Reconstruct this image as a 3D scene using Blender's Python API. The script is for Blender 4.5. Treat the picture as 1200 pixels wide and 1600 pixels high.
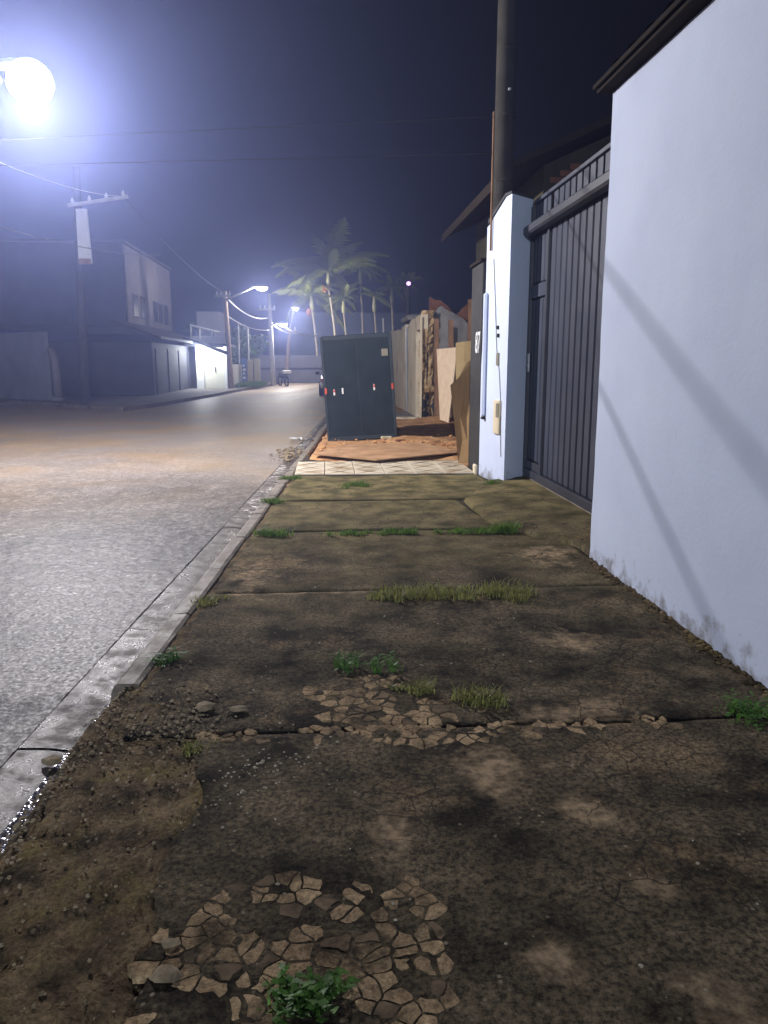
import bpy, math, random
from mathutils import Vector, Matrix, noise
R = math.radians
random.seed(7)
S = bpy.context.scene
for o in list(bpy.data.objects): bpy.data.objects.remove(o)

# ------------------------------------------------------------------ camera
CAM_H, YAW, PITCH, FPX = 1.35, R(4.25), R(11.0), 1200.0
cd = bpy.data.cameras.new('camera'); cam = bpy.data.objects.new('camera', cd)
S.collection.objects.link(cam); S.camera = cam
cam.location = (0, 0, CAM_H); cam.rotation_euler = (math.pi/2 - PITCH, 0, -YAW)
cd.sensor_fit = 'VERTICAL'; cd.sensor_height = 24; cd.lens = 24*FPX/1600
cd.clip_start = .05; cd.clip_end = 600
# ------------------------------------------------------------------ sky (night)
W = bpy.data.worlds.new('World'); S.world = W; W.use_nodes = True
nt = W.node_tree; bg = nt.nodes['Background']
sk = nt.nodes.new('ShaderNodeTexSky'); sk.sky_type = 'NISHITA'; sk.sun_disc = False
sk.sun_elevation = R(-4.5); sk.sun_rotation = R(200)
nt.links.new(sk.outputs[0], bg.inputs[0]); bg.inputs[1].default_value = 0.15
# ------------------------------------------------------------------ exposure / render
vs = S.view_settings
vs.view_transform = 'Standard'; vs.look = 'None'; vs.gamma = 1; vs.exposure = 0; vs.use_curve_mapping = False
S.render.engine = 'CYCLES'
cy = S.cycles
cy.use_denoising = True; cy.max_bounces = 4; cy.diffuse_bounces = 3; cy.glossy_bounces = 2
cy.volume_bounces = 0; cy.transmission_bounces = 3; cy.sample_clamp_indirect = 4; cy.sample_clamp_direct = 30
cy.caustics_reflective = False; cy.caustics_refractive = False
MAIN_LAMP_W, HAZE_DENSITY = 2900, 0.0072

# ------------------------------------------------------------------ helpers
fv = Vector((math.sin(YAW)*math.cos(PITCH), math.cos(YAW)*math.cos(PITCH), -math.sin(PITCH)))
rv = Vector((math.cos(YAW), -math.sin(YAW), 0)); uv_ = rv.cross(fv)
def ray(px, py): return rv*((px-600)/FPX) + uv_*((800-py)/FPX) + fv
def at(px, py, Y):
    d = ray(px, py); return Vector((0, 0, CAM_H)) + d*(Y/d.y)
def gnd(px, py, z=0.0):
    d = ray(px, py); return Vector((0, 0, CAM_H)) + d*((z-CAM_H)/d.z)
def nz(x, y, s, o=0.0): return noise.noise(Vector((x*s, y*s, o)))
def fr(x, y, s, o=0.0, n=4): return noise.fractal(Vector((x*s, y*s, o)), 1.0, 2.0, n)

class MB:
    def __init__(s): s.v = []; s.f = []; s.sm = False
    def add(s, vs_, fs):
        b = len(s.v); s.v += [tuple(v) for v in vs_]; s.f += [tuple(i+b for i in f) for f in fs]; return s
    def box(s, a, b, m=None):
        x0, y0, z0 = a; x1, y1, z1 = b
        v = [Vector(p) for p in ((x0,y0,z0),(x1,y0,z0),(x1,y1,z0),(x0,y1,z0),(x0,y0,z1),(x1,y0,z1),(x1,y1,z1),(x0,y1,z1))]
        if m: v = [m @ p for p in v]
        return s.add(v, [(0,3,2,1),(4,5,6,7),(0,1,5,4),(1,2,6,5),(2,3,7,6),(3,0,4,7)])
    def bbox(s, a, b, e=.01, m=None):      # box with chamfered edges
        x0,y0,z0 = a; x1,y1,z1 = b; v = []; idx = {}
        c = Vector(((x0+x1)/2,(y0+y1)/2,(z0+z1)/2)); h = Vector(((x1-x0)/2,(y1-y0)/2,(z1-z0)/2))
        for sx in (-1,1):
            for sy in (-1,1):
                for sz in (-1,1):
                    for ax in range(3):
                        p = Vector((sx*h.x, sy*h.y, sz*h.z))
                        for k in range(3):
                            if k != ax: p[k] -= math.copysign(e, p[k])
                        idx[sx,sy,sz,ax] = len(v); v.append(c+p)
        fs = []
        for ax in range(3):
            a1, a2 = (ax+1) % 3, (ax+2) % 3
            for sg in (-1,1):
                q = []
                for (i,j) in ((-1,-1),(1,-1),(1,1),(-1,1)):
                    t = [0,0,0]; t[ax]=sg; t[a1]=i; t[a2]=j; q.append(idx[t[0],t[1],t[2],ax])
                fs.append(q if sg > 0 else q[::-1])
            for i in (-1,1):
                for j in (-1,1):      # edge along ax between faces a1 and a2
                    t0=[0,0,0]; t1=[0,0,0]; t0[ax]=-1; t1[ax]=1
                    for t in (t0,t1): t[a1]=i; t[a2]=j
                    q = [idx[(*t0,a1)], idx[(*t1,a1)], idx[(*t1,a2)], idx[(*t0,a2)]]
                    fs.append(q if i*j < 0 else q[::-1])
        for sx in (-1,1):
            for sy in (-1,1):
                for sz in (-1,1):
                    q = [idx[sx,sy,sz,k] for k in range(3)]
                    fs.append(q if sx*sy*sz > 0 else q[::-1])
        if m: v = [m @ p for p in v]
        return s.add(v, fs)
    def tube(s, pts, rad, n=8, cap=True):
        pts = [Vector(p) for p in pts]
        if not isinstance(rad, (list, tuple)): rad = [rad]*len(pts)
        vs_ = []
        for i, p in enumerate(pts):
            t = (pts[min(i+1, len(pts)-1)] - pts[max(i-1, 0)]).normalized()
            a = Vector((0,0,1)) if abs(t.z) < .9 else Vector((1,0,0))
            u = t.cross(a).normalized(); w = t.cross(u)
            for k in range(n):
                g = 2*math.pi*k/n; vs_.append(p + (u*math.cos(g)+w*math.sin(g))*rad[i])
        fs = [(i*n+k, i*n+(k+1)%n, (i+1)*n+(k+1)%n, (i+1)*n+k) for i in range(len(pts)-1) for k in range(n)]
        if cap: fs += [tuple(range(n))[::-1], tuple(range((len(pts)-1)*n, len(pts)*n))]
        return s.add(vs_, fs)
    def quad(s, a, b, c, d): return s.add([a,b,c,d], [(0,1,2,3)])
    def prism(s, poly, z0, z1, m=None):
        n = len(poly); v = [Vector((*p[:2], z0)) for p in poly] + [Vector((*p[:2], z1)) for p in poly]
        if m: v = [m @ p for p in v]
        return s.add(v, [tuple(range(n))[::-1], tuple(range(n, 2*n))] + [(i,(i+1)%n,n+(i+1)%n,n+i) for i in range(n)])
    def grid(s, nu, nv, f):
        b = len(s.v)
        for j in range(nv):
            for i in range(nu): s.v.append(tuple(f(i, j)))
        for j in range(nv-1):
            for i in range(nu-1):
                q = b+j*nu+i; s.f.append((q, q+1, q+nu+1, q+nu))
        return s
    def ico(s, c, r, sq=(1,1,1), jit=.25, rz=0):
        t = (1+5**.5)/2
        V = [(-1,t,0),(1,t,0),(-1,-t,0),(1,-t,0),(0,-1,t),(0,1,t),(0,-1,-t),(0,1,-t),(t,0,-1),(t,0,1),(-t,0,-1),(-t,0,1)]
        Fc = [(0,11,5),(0,5,1),(0,1,7),(0,7,10),(0,10,11),(1,5,9),(5,11,4),(11,10,2),(10,7,6),(7,1,8),(3,9,4),(3,4,2),(3,2,6),(3,6,8),(3,8,9),(4,9,5),(2,4,11),(6,2,10),(8,6,7),(9,8,1)]
        cz, sz = math.cos(rz), math.sin(rz); out = []
        for p in V:
            k = r/1.9*(1+random.uniform(-jit, jit)); x, y, z = p[0]*k*sq[0], p[1]*k*sq[1], p[2]*k*sq[2]
            out.append((c[0]+x*cz-y*sz, c[1]+x*sz+y*cz, c[2]+z))
        return s.add(out, Fc)
    def build(s, name, m, parent=None, smooth=False, loc=None):
        me = bpy.data.meshes.new(name)
        vv = s.v if loc is None else [(v[0]-loc[0], v[1]-loc[1], v[2]-loc[2]) for v in s.v]
        me.from_pydata(vv, [], s.f); me.update()
        if smooth: me.polygons.foreach_set('use_smooth', [True]*len(me.polygons))
        me.materials.append(m)
        return link(name, me, parent, loc)
def link(name, data, parent=None, loc=None):
    o = bpy.data.objects.new(name, data); S.collection.objects.link(o)
    if loc is not None: o.location = loc
    if parent: o.parent = parent
    return o
def tag(o, label, cat, group=None):
    o['label'] = label; o['category'] = cat
    if group: o['group'] = group
    return o
def thing(name, label, cat, loc=(0,0,0), rz=0, group=None):
    o = bpy.data.objects.new(name, None); S.collection.objects.link(o); o.empty_display_size = .1
    o.location = loc; o.rotation_euler = (0, 0, rz); return tag(o, label, cat, group)
def struct(o, label=None, kind='structure'):
    o['kind'] = kind
    if label: o['label'] = label
    return o
def bx(name, a, b, m, parent=None, e=.006, mt=None): return MB().bbox(a, b, e, mt).build(name, m, parent)

# ------------------------------------------------------------------ materials
MATS = {}
def mat(name, c1, c2, scale=6, detail=6, rough=.8, rough2=None, bump=.3, bscale=40, spec=.5, metal=0, lo=.35, hi=.65,
        stain=None, stain_scale=1.5, stain_lo=.55, stain_hi=.7, extra=None, stretch=None, bdist=.01):
    m = bpy.data.materials.new(name); m.use_nodes = True; t = m.node_tree; N = t.nodes; L = t.links
    b = N['Principled BSDF']
    g = N.new('ShaderNodeNewGeometry'); co = g.outputs['Position']
    if stretch:
        mp = N.new('ShaderNodeMapping'); mp.inputs['Scale'].default_value = stretch; L.new(co, mp.inputs[0]); co2 = mp.outputs[0]
    else: co2 = co
    def nois(sc, de=6, src=None, ro=.55):
        n = N.new('ShaderNodeTexNoise'); n.inputs['Scale'].default_value = sc; n.inputs['Detail'].default_value = de
        n.inputs['Roughness'].default_value = ro; L.new(src or co, n.inputs['Vector']); return n.outputs['Fac']
    def ramp(fac, a, bb, ca, cb):
        r = N.new('ShaderNodeValToRGB'); r.color_ramp.elements[0].position = a; r.color_ramp.elements[1].position = bb
        r.color_ramp.elements[0].color = (*ca, 1) if len(ca) == 3 else ca; r.color_ramp.elements[1].color = (*cb, 1) if len(cb) == 3 else cb
        L.new(fac, r.inputs[0]); return r.outputs[0]
    def mix(fac, a, bb, mode='MIX'):
        x = N.new('ShaderNodeMix'); x.data_type = 'RGBA'; x.blend_type = mode
        if isinstance(fac, (int, float)): x.inputs[0].default_value = fac
        else: L.new(fac, x.inputs[0])
        for s_, i in ((a, 6), (bb, 7)):
            if isinstance(s_, tuple): x.inputs[i].default_value = (*s_, 1)
            else: L.new(s_, x.inputs[i])
        return x.outputs[2]
    nf = nois(scale, detail, co2, .62)
    col = ramp(nf, lo, hi, c1, c2)
    if stain:
        col = mix(ramp(nois(stain_scale, 8, co2, .65), stain_lo, stain_hi, (0,0,0), (1,1,1)), col, stain)
    if extra: col = extra(dict(N=N, L=L, co=co, nois=nois, ramp=ramp, mix=mix, b=b), col)
    L.new(col, b.inputs['Base Color'])
    if rough2 is None: b.inputs['Roughness'].default_value = rough
    else:
        v = ramp(nois(scale*1.7, 4, co2), .35, .65, (rough,)*3, (rough2,)*3); L.new(v, b.inputs['Roughness'])
    b.inputs['Metallic'].default_value = metal; b.inputs['Specular IOR Level'].default_value = spec
    if bump:
        bp = N.new('ShaderNodeBump'); bp.inputs['Strength'].default_value = bump; bp.inputs['Distance'].default_value = bdist
        L.new(nois(bscale, 5, co2, .7), bp.inputs['Height']); L.new(bp.outputs[0], b.inputs['Normal'])
    MATS[name] = m; return m
def emit(name, col, st):
    m = bpy.data.materials.new(name); m.use_nodes = True; b = m.node_tree.nodes['Principled BSDF']
    b.inputs['Base Color'].default_value = (.8,.8,.8,1); b.inputs['Emission Color'].default_value = (*col, 1); b.inputs['Emission Strength'].default_value = st
    return m

def side_extra(k, col):
    # pale aggregate specks, worn tan patches, greenish moss film further along
    N, L = k['N'], k['L']
    vo = N.new('ShaderNodeTexVoronoi'); vo.inputs['Scale'].default_value = 38; L.new(k['co'], vo.inputs['Vector'])
    sp = k['ramp'](vo.outputs['Distance'], .14, .26, (1,1,1), (0,0,0))
    pick = k['ramp'](k['nois'](9, 3), .55, .68, (0,0,0), (.75,.75,.75))
    m1 = k['mix'](1.0, sp, pick, 'MULTIPLY')
    col = k['mix'](m1, k['mix'](1.0, col, k['ramp'](k['nois'](60, 4, None, .8), .38, .62, (.3,.3,.3), (1.75,1.75,1.7)), 'MULTIPLY'), (.34,.28,.2))
    sx = N.new('ShaderNodeSeparateXYZ'); L.new(k['co'], sx.inputs[0])
    ad = N.new('ShaderNodeMath'); ad.operation = 'MULTIPLY_ADD'; L.new(k['nois'](1.6, 6), ad.inputs[0]); ad.inputs[1].default_value = 5.0; L.new(sx.outputs['Y'], ad.inputs[2])
    mo = k['ramp'](ad.outputs[0], 0, 1, (0,0,0), (1,1,1))
    mr = N.new('ShaderNodeMapRange'); L.new(ad.outputs[0], mr.inputs[0]); mr.inputs[1].default_value = 6.2; mr.inputs[2].default_value = 10.5; mr.inputs[4].default_value = .75
    col = k['mix'](mr.outputs[0], col, k['mix'](k['ramp'](k['nois'](4, 7), .4, .62, (0,0,0), (1,1,1)), (.085,.073,.027), (.25,.20,.088)))
    # worn tan patches of bare concrete
    for (cx, cy_, rx, ry) in ((.55,2.36,.20,.17),(.78,2.08,.09,.12),(.50,1.50,.08,.10),(.83,1.35,.09,.09),(.86,1.72,.06,.06),(.17,2.03,.09,.10),(.95,2.80,.34,.10),(1.2,3.55,.2,.14),(1.6,5.3,.25,.3),(-.5,4.9,.12,.5),(-.3,4.45,.5,.04)):
        v = N.new('ShaderNodeVectorMath'); v.operation = 'SUBTRACT'; L.new(k['co'], v.inputs[0]); v.inputs[1].default_value = (cx, cy_, 0)
        v2 = N.new('ShaderNodeVectorMath'); v2.operation = 'MULTIPLY'; L.new(v.outputs[0], v2.inputs[0]); v2.inputs[1].default_value = (1/rx, 1/ry, 0)
        v3 = N.new('ShaderNodeVectorMath'); v3.operation = 'LENGTH'; L.new(v2.outputs[0], v3.inputs[0])
        ad2 = N.new('ShaderNodeMath'); ad2.operation = 'MULTIPLY_ADD'; L.new(k['nois'](6.5, 9, None, .68), ad2.inputs[0]); ad2.inputs[1].default_value = 5.0; L.new(v3.outputs['Value'], ad2.inputs[2])
        mp = N.new('ShaderNodeMapRange'); L.new(ad2.outputs[0], mp.inputs[0]); mp.inputs[1].default_value = 2.6; mp.inputs[2].default_value = 3.5; mp.inputs[3].default_value = .8; mp.inputs[4].default_value = 0
        col = k['mix'](mp.outputs[0], col, k['ramp'](k['nois'](22, 8, None, .7), .38, .6, (.13,.095,.058), (.46,.33,.20)))
    # hairline crazing
    wv = N.new('ShaderNodeTexNoise'); wv.inputs['Scale'].default_value = 7; wv.inputs['Detail'].default_value = 5; L.new(k['co'], wv.inputs['Vector'])
    wm = N.new('ShaderNodeVectorMath'); wm.operation = 'MULTIPLY_ADD'; L.new(wv.outputs['Color'], wm.inputs[0]); wm.inputs[1].default_value = (.16,.16,.16); L.new(k['co'], wm.inputs[2])
    v2 = N.new('ShaderNodeTexVoronoi'); v2.feature = 'DISTANCE_TO_EDGE'; v2.inputs['Scale'].default_value = 6.5; L.new(wm.outputs[0], v2.inputs['Vector'])
    cr = k['ramp'](v2.outputs['Distance'], .0, .03, (1,1,1), (0,0,0))
    cm = k['mix'](1.0, cr, k['ramp'](k['nois'](1.3, 3), .44, .56, (0,0,0), (1,1,1)), 'MULTIPLY')
    return k['mix'](cm, col, (.022,.018,.013))
m_side = mat('weathered_concrete', (.020,.0155,.0098), (.145,.112,.071), 3.1, 14, .95, None, .9, 70, .12, lo=.38, hi=.66,
             stain=(.21,.145,.083), stain_scale=1.3, stain_lo=.55, stain_hi=.70, extra=side_extra)
def grain_extra(k, col):
    return k['mix'](1.0, col, k['ramp'](k['nois'](75, 6, None, .8), .36, .64, (.42,.42,.42), (1.45,1.45,1.45)), 'MULTIPLY')
m_frag = mat('bare_tan_concrete', (.24,.165,.095), (.50,.355,.205), 9, 12, .95, None, .8, 90, .1, extra=grain_extra, stain=(.06,.044,.027), stain_scale=5, stain_lo=.47, stain_hi=.66)
m_frag2 = mat('soiled_tan_concrete', (.09,.065,.042), (.24,.17,.105), 9, 10, .95, None, .6, 90, .12, stain=(.05,.038,.026), stain_scale=7, stain_lo=.5, stain_hi=.6)
m_joint = mat('joint_dirt', (.03,.024,.015), (.075,.06,.04), 20, 5, .95, None, .6, 80, .2)
m_soil = mat('brown_verge_soil', (.036,.027,.016), (.24,.17,.096), 8, 15, .95, None, 1.0, 60, .1, extra=grain_extra, lo=.36, hi=.68, stain=(.20,.15,.06), stain_scale=3.6, stain_lo=.52, stain_hi=.68)
m_clay = mat('orange_building_soil', (.33,.16,.065), (.60,.34,.16), 3, 9, .95, None, .9, 30, .2, stain=(.16,.075,.035), stain_scale=1.6, stain_lo=.55, stain_hi=.68)
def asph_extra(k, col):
    # coarse stones, then orange soil dust on far road, lightened to stand in for lamplight
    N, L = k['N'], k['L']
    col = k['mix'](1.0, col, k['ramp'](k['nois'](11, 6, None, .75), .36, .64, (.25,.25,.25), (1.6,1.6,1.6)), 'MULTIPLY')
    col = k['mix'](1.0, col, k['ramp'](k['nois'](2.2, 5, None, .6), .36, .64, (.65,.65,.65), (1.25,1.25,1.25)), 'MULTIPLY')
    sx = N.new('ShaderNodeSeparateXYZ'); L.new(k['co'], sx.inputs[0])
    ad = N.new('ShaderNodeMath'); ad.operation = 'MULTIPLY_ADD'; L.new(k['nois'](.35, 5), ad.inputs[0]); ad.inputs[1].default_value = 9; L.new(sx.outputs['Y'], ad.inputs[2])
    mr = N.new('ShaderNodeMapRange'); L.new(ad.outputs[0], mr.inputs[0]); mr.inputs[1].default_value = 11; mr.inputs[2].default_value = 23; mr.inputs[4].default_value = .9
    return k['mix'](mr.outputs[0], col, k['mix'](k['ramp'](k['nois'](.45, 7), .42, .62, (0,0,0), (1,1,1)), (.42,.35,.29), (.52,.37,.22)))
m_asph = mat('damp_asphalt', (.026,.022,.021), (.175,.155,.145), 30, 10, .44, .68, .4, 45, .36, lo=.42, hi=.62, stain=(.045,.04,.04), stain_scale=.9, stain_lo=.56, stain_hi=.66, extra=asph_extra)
m_gut = mat('wet_gutter_concrete', (.06,.048,.041), (.16,.13,.112), 7, 12, .22, .7, .5, 60, .45, stain=(.05,.038,.03), stain_scale=3, stain_lo=.5, stain_hi=.66)
m_kerb = mat('kerb_concrete', (.13,.105,.08), (.25,.21,.17), 6, 8, .75, .5, .6, 45, .4, stain=(.05,.045,.028), stain_scale=4)
m_leftpave = mat('far_pavement', (.10,.085,.075), (.17,.145,.125), 2, 7, .85, None, .4, 30)
m_ground = mat('far_ground', (.05,.042,.03), (.10,.085,.06), .5, 6, .95, None, .3, 10)
def wall_extra(k, col):
    N, L = k['N'], k['L']       # splash dirt and scuffs near the pavement
    sx = N.new('ShaderNodeSeparateXYZ'); L.new(k['co'], sx.inputs[0])
    ad = N.new('ShaderNodeMath'); ad.operation = 'MULTIPLY_ADD'; L.new(k['nois'](7, 8, None, .7), ad.inputs[0]); ad.inputs[1].default_value = -.9; L.new(sx.outputs['Z'], ad.inputs[2])
    mr = N.new('ShaderNodeMapRange'); L.new(ad.outputs[0], mr.inputs[0]); mr.inputs[1].default_value = -.53; mr.inputs[2].default_value = -.36; mr.inputs[3].default_value = .75; mr.inputs[4].default_value = 0
    return k['mix'](mr.outputs[0], col, (.16,.14,.12))
m_white = mat('pale_lavender_paint', (.55,.61,.78), (.61,.675,.84), 1.6, 7, .8, None, .2, 40, .2, stain=(.55,.59,.70), stain_scale=3.2, stain_lo=.6, stain_hi=.85, extra=wall_extra)
m_gate = mat('dark_grey_gate_paint', (.026,.032,.052), (.042,.050,.076), 5, 6, .42, .55, .12, 60, .5, stain=(.08,.08,.09), stain_scale=6, stain_lo=.66, stain_hi=.78, stretch=(1,1,.35))
m_gated = mat('gate_frame_paint', (.025,.027,.036), (.04,.042,.055), 5, 6, .45, None, .1, 60)
m_wood = mat('rough_timber', (.16,.085,.045), (.30,.17,.09), 4, 8, .8, None, .5, 30, .3, stretch=(6,6,.8))
m_ply = mat('peach_plywood', (.74,.54,.36), (.86,.66,.46), 3, 8, .75, None, .2, 40, .3, stretch=(5,5,.6))
m_ply2 = mat('tan_plywood', (.30,.175,.075), (.42,.26,.12), 3, 8, .75, None, .2, 40, .3, stretch=(4,4,.6), stain=(.2,.11,.05), stain_scale=1.5)
m_ply3 = mat('yellow_plywood', (.50,.35,.15), (.62,.45,.22), 3, 8, .75, None, .2, 40, .3, stain=(.3,.18,.07), stain_scale=3)
m_dirtply = mat('soil_covered_board', (.30,.17,.085), (.48,.29,.16), 3, 9, .9, None, .5, 30, .2, stain=(.16,.08,.04), stain_scale=2)
m_pillar = mat('charcoal_wall_paint', (.022,.021,.021), (.034,.033,.032), 3, 7, .7, None, .3, 40, .35, stain=(.05,.047,.044), stain_scale=5)
m_cont = mat('dark_teal_container_paint', (.011,.018,.022), (.018,.027,.032), 3, 7, .6, .75, .35, 9, .2, stain=(.045,.052,.055), stain_scale=5, stain_lo=.64, stain_hi=.76)
m_conted = mat('container_edge_paint', (.010,.017,.021), (.017,.026,.031), 3, 6, .55, None, .2, 20)
def plain(name, c, rough=.6, metal=0): return mat(name, tuple(x*.88 for x in c), c, 8, 5, rough, None, .12, 40, .4, metal)
m_red = plain('red_reflector', (.55,.06,.03), .35); m_wref = plain('white_reflector', (.7,.68,.66), .35)
m_plate = plain('faded_beige_plate', (.22,.2,.15)); m_pwhite = plain('white_paint', (.75,.76,.76))
m_tile = mat('cream_glazed_tile', (.52,.45,.33), (.66,.58,.44), 3, 6, .4, .6, .1, 40, .5, stain=(.33,.21,.11), stain_scale=2.2, stain_lo=.5, stain_hi=.68)
m_tiled = plain('brown_tile_inlay', (.30,.22,.13), .4)
m_plast = mat('grey_broken_render', (.15,.14,.135), (.25,.235,.22), 3, 8, .9, None, .7, 25, .3, stain=(.33,.32,.31), stain_scale=2.5, stain_lo=.6, stain_hi=.72)
m_cream = mat('dirty_cream_render', (.55,.46,.32), (.72,.62,.45), 2.5, 8, .85, None, .4, 30, .3, stain=(.22,.17,.10), stain_scale=2.0, stain_lo=.54, stain_hi=.7, stretch=(1,1,.5))
m_rub = mat('broken_masonry', (.26,.15,.07), (.55,.40,.21), 6, 9, .95, None, 1.0, 22, .2, stain=(.12,.07,.035), stain_scale=5)
m_brick = mat('old_red_brick', (.10,.04,.024), (.19,.08,.045), 8, 6, .9, None, .5, 40, .3)
m_black = plain('black_rubber', (.015,.015,.016), .6); m_dark = plain('black_part_and_shade', (.02,.018,.016), .9)  # near-black: shade of openings put in as colour, also a handle
m_olive = mat('unpainted_olive_render', (.03,.027,.018), (.05,.044,.03), 3, 7, .9, None, .4, 25, .08)
m_roof = mat('dark_clay_roof', (.018,.013,.011), (.03,.021,.017), 6, 6, .9, None, .5, 20, .08)
m_eave = mat('brown_eave_timber', (.016,.012,.009), (.028,.02,.015), 5, 7, .9, None, .4, 30, .08, stretch=(4,.7,4))
m_pole = mat('weathered_concrete_pole', (.028,.025,.021), (.045,.041,.034), 5, 7, .85, None, .4, 30, .08)
m_polel = mat('pale_concrete_pole', (.38,.38,.38), (.5,.5,.49), 5, 6, .85, None, .3, 30)
m_polew = mat('timber_pole', (.26,.19,.12), (.38,.29,.2), 5, 6, .85, None, .4, 30, stretch=(6,6,.7))
m_metal = plain('galvanised_steel', (.45,.46,.48), .4, .7); m_wire = plain('black_cable', (.03,.03,.032), .6); m_wirel = plain('pale_cable', (.45,.45,.46), .5)
m_beige = mat('beige_building_render', (.13,.112,.11), (.18,.155,.152), 1.5, 6, .85, None, .3, 20)
m_grey = mat('grey_boundary_render', (.14,.145,.17), (.21,.215,.25), .8, 7, .85, None, .3, 20)
m_dwall = mat('dark_wall_and_shade', (.022,.023,.03), (.038,.039,.05), 1.5, 6, .8, None, .3, 20)
m_win = plain('dark_window_glass', (.02,.022,.028), .15)
m_hwall = mat('pale_green_beige_render', (.45,.45,.38), (.55,.54,.46), 1.5, 6, .85, None, .3, 20)
m_blue = plain('blue_painted_steel', (.05,.12,.32), .45); m_yel = mat('yellow_beige_panel', (.42,.36,.2), (.52,.46,.28), 3, 6, .8, None, .3, 20)
m_ware = mat('blue_grey_cladding', (.13,.17,.24), (.18,.23,.31), .6, 5, .6, None, .2, 10)
def leafm(name, c1, c2):
    m = mat(name, c1, c2, 30, 3, .55, None, 0, 40, .3)
    t = m.node_tree; b = t.nodes['Principled BSDF']; tr = t.nodes.new('ShaderNodeBsdfTranslucent'); mx = t.nodes.new('ShaderNodeMixShader'); mx.inputs[0].default_value = .45
    t.links.new(b.inputs['Base Color'].links[0].from_socket, tr.inputs[0]); t.links.new(b.outputs[0], mx.inputs[1]); t.links.new(tr.outputs[0], mx.inputs[2]); t.links.new(mx.outputs[0], t.nodes['Material Output'].inputs[0])
    return m
m_grass = leafm('weed_green', (.07,.14,.02), (.17,.27,.05)); m_grassd = leafm('dry_weed_green', (.16,.17,.045), (.30,.29,.10)); m_broad = leafm('broad_leaf_green', (.05,.13,.02), (.13,.27,.05))
m_palm = leafm('palm_frond_green', (.17,.21,.045), (.34,.38,.09)); m_palmt = mat('palm_trunk', (.28,.24,.17), (.42,.37,.28), 5, 5, .85, None, .3, 20); m_shaft = plain('palm_crownshaft', (.42,.42,.22)); m_palmo = plain('orange_palm_fruit', (.36,.15,.05))
m_tree = leafm('tree_leaf_green', (.035,.07,.02), (.09,.14,.045))
m_peb = mat('pale_pebbles', (.20,.165,.115), (.42,.36,.27), 25, 3, .7, None, .2, 60)
m_rubble = mat('verge_rubble', (.12,.09,.05), (.33,.255,.16), 18, 4, .9, None, .4, 60)
m_carw = mat('silver_car_paint', (.5,.51,.53), (.56,.57,.59), 2, 3, .25, None, 0, 20, .5)
m_glow = emit('lit_lamp_lens', (1,.97,1), 80); m_glow2 = emit('lit_far_lamp_lens', (1,.96,.9), 25); m_glowp = emit('violet_indicator_light', (.7,.3,1), 6)
m_water = bpy.data.materials.new('gutter_water'); m_water.use_nodes = True
_b = m_water.node_tree.nodes['Principled BSDF']; _b.inputs['Base Color'].default_value = (.05,.04,.03,1); _b.inputs['Roughness'].default_value = .06; _b.inputs['Specular IOR Level'].default_value = .6
_n = m_water.node_tree.nodes.new('ShaderNodeTexNoise'); _n.inputs['Scale'].default_value = 30; _bp = m_water.node_tree.nodes.new('ShaderNodeBump'); _bp.inputs['Strength'].default_value = .35; _bp.inputs['Distance'].default_value = .02
_g = m_water.node_tree.nodes.new('ShaderNodeNewGeometry'); m_water.node_tree.links.new(_g.outputs['Position'], _n.inputs['Vector'])
m_water.node_tree.links.new(_n.outputs['Fac'], _bp.inputs['Height']); m_water.node_tree.links.new(_bp.outputs[0], _b.inputs['Normal'])

# ------------------------------------------------------------------ ground, road, gutter
def kx(y): return -1.40 + .063*y            # road / gutter joint
def gx(y): return kx(y) + .26               # kerb foot
def arange(a, b, st):
    n = max(1, round((b-a)/st)); return [a+(b-a)*i/n for i in range(n)]
g = MB().grid(25, 27, lambda i, j: (-60+5*i, -20+5*j, -.30)).build('ground', m_ground); struct(g)
ys = arange(-8, 1.5, .4)+arange(1.5, 8, .024)+arange(8, 20, .08)+arange(20, 57, .4)+[57]
os_ = arange(0, 3.2, .026)+arange(3.2, 8, .1)+arange(8, 34, 1)+[34]
def roadp(i, j):
    y = ys[j]; o = os_[i]; x = kx(y) - o
    f = max(.25, min(1, (18-y)/10))
    z = -.12 + .008*fr(x, y, .5, 3) + f*(.0022*nz(x, y, 7.3, 1.4)+.0042*nz(x, y, 17, 2.3)+.0065*nz(x, y, 37, 3.7)) - .03*max(0, 1-abs(o-3.1)/6)*0
    return (x, y, z)
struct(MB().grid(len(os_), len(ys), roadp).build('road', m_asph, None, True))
gut = struct(MB().grid(2, 2, lambda i, j: (kx(-8+65*j)+.01+.24*i, -8+65*j, -.20)).build('gutter', m_joint))
yj = [-2.6+1.36*k for k in range(0, 30)]
for k in range(len(yj)-1):
    y0, y1 = yj[k]+.006, yj[k+1]-.006; n = 14 if y1 < 9 else 3
    dz = random.uniform(-.004, .004)
    mb = MB().grid(9, n, lambda i, j: (kx(y0+(y1-y0)*j/(n-1))+.012+.245*i/8, y0+(y1-y0)*j/(n-1),
         -.116+dz-.03*(i/8)**2 - (.02 if i in (0, 8) and False else 0) + .002*nz(i*.2, y0+j*.1, 3)))
    mb.build('gutter_slab', m_gut, gut, True)
w = MB().grid(7, 90, lambda i, j: (gx(.2+j*.05) - .075*(1-i/6)*(1+.6*nz(0, .2+j*.05, 2.2)) + .008*nz(1, j*.05, 9), .2+j*.05, -.136+.0006*nz(i, j*.3, 1)))
struct(w.build('gutter_water', m_water, None, True))
kb = struct(MB().grid(2, 2, lambda i, j: (gx(-8+65*j)+.012+.09*i, -8+65*j, -.10)).build('kerb', m_joint))
y = 3.15
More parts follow.
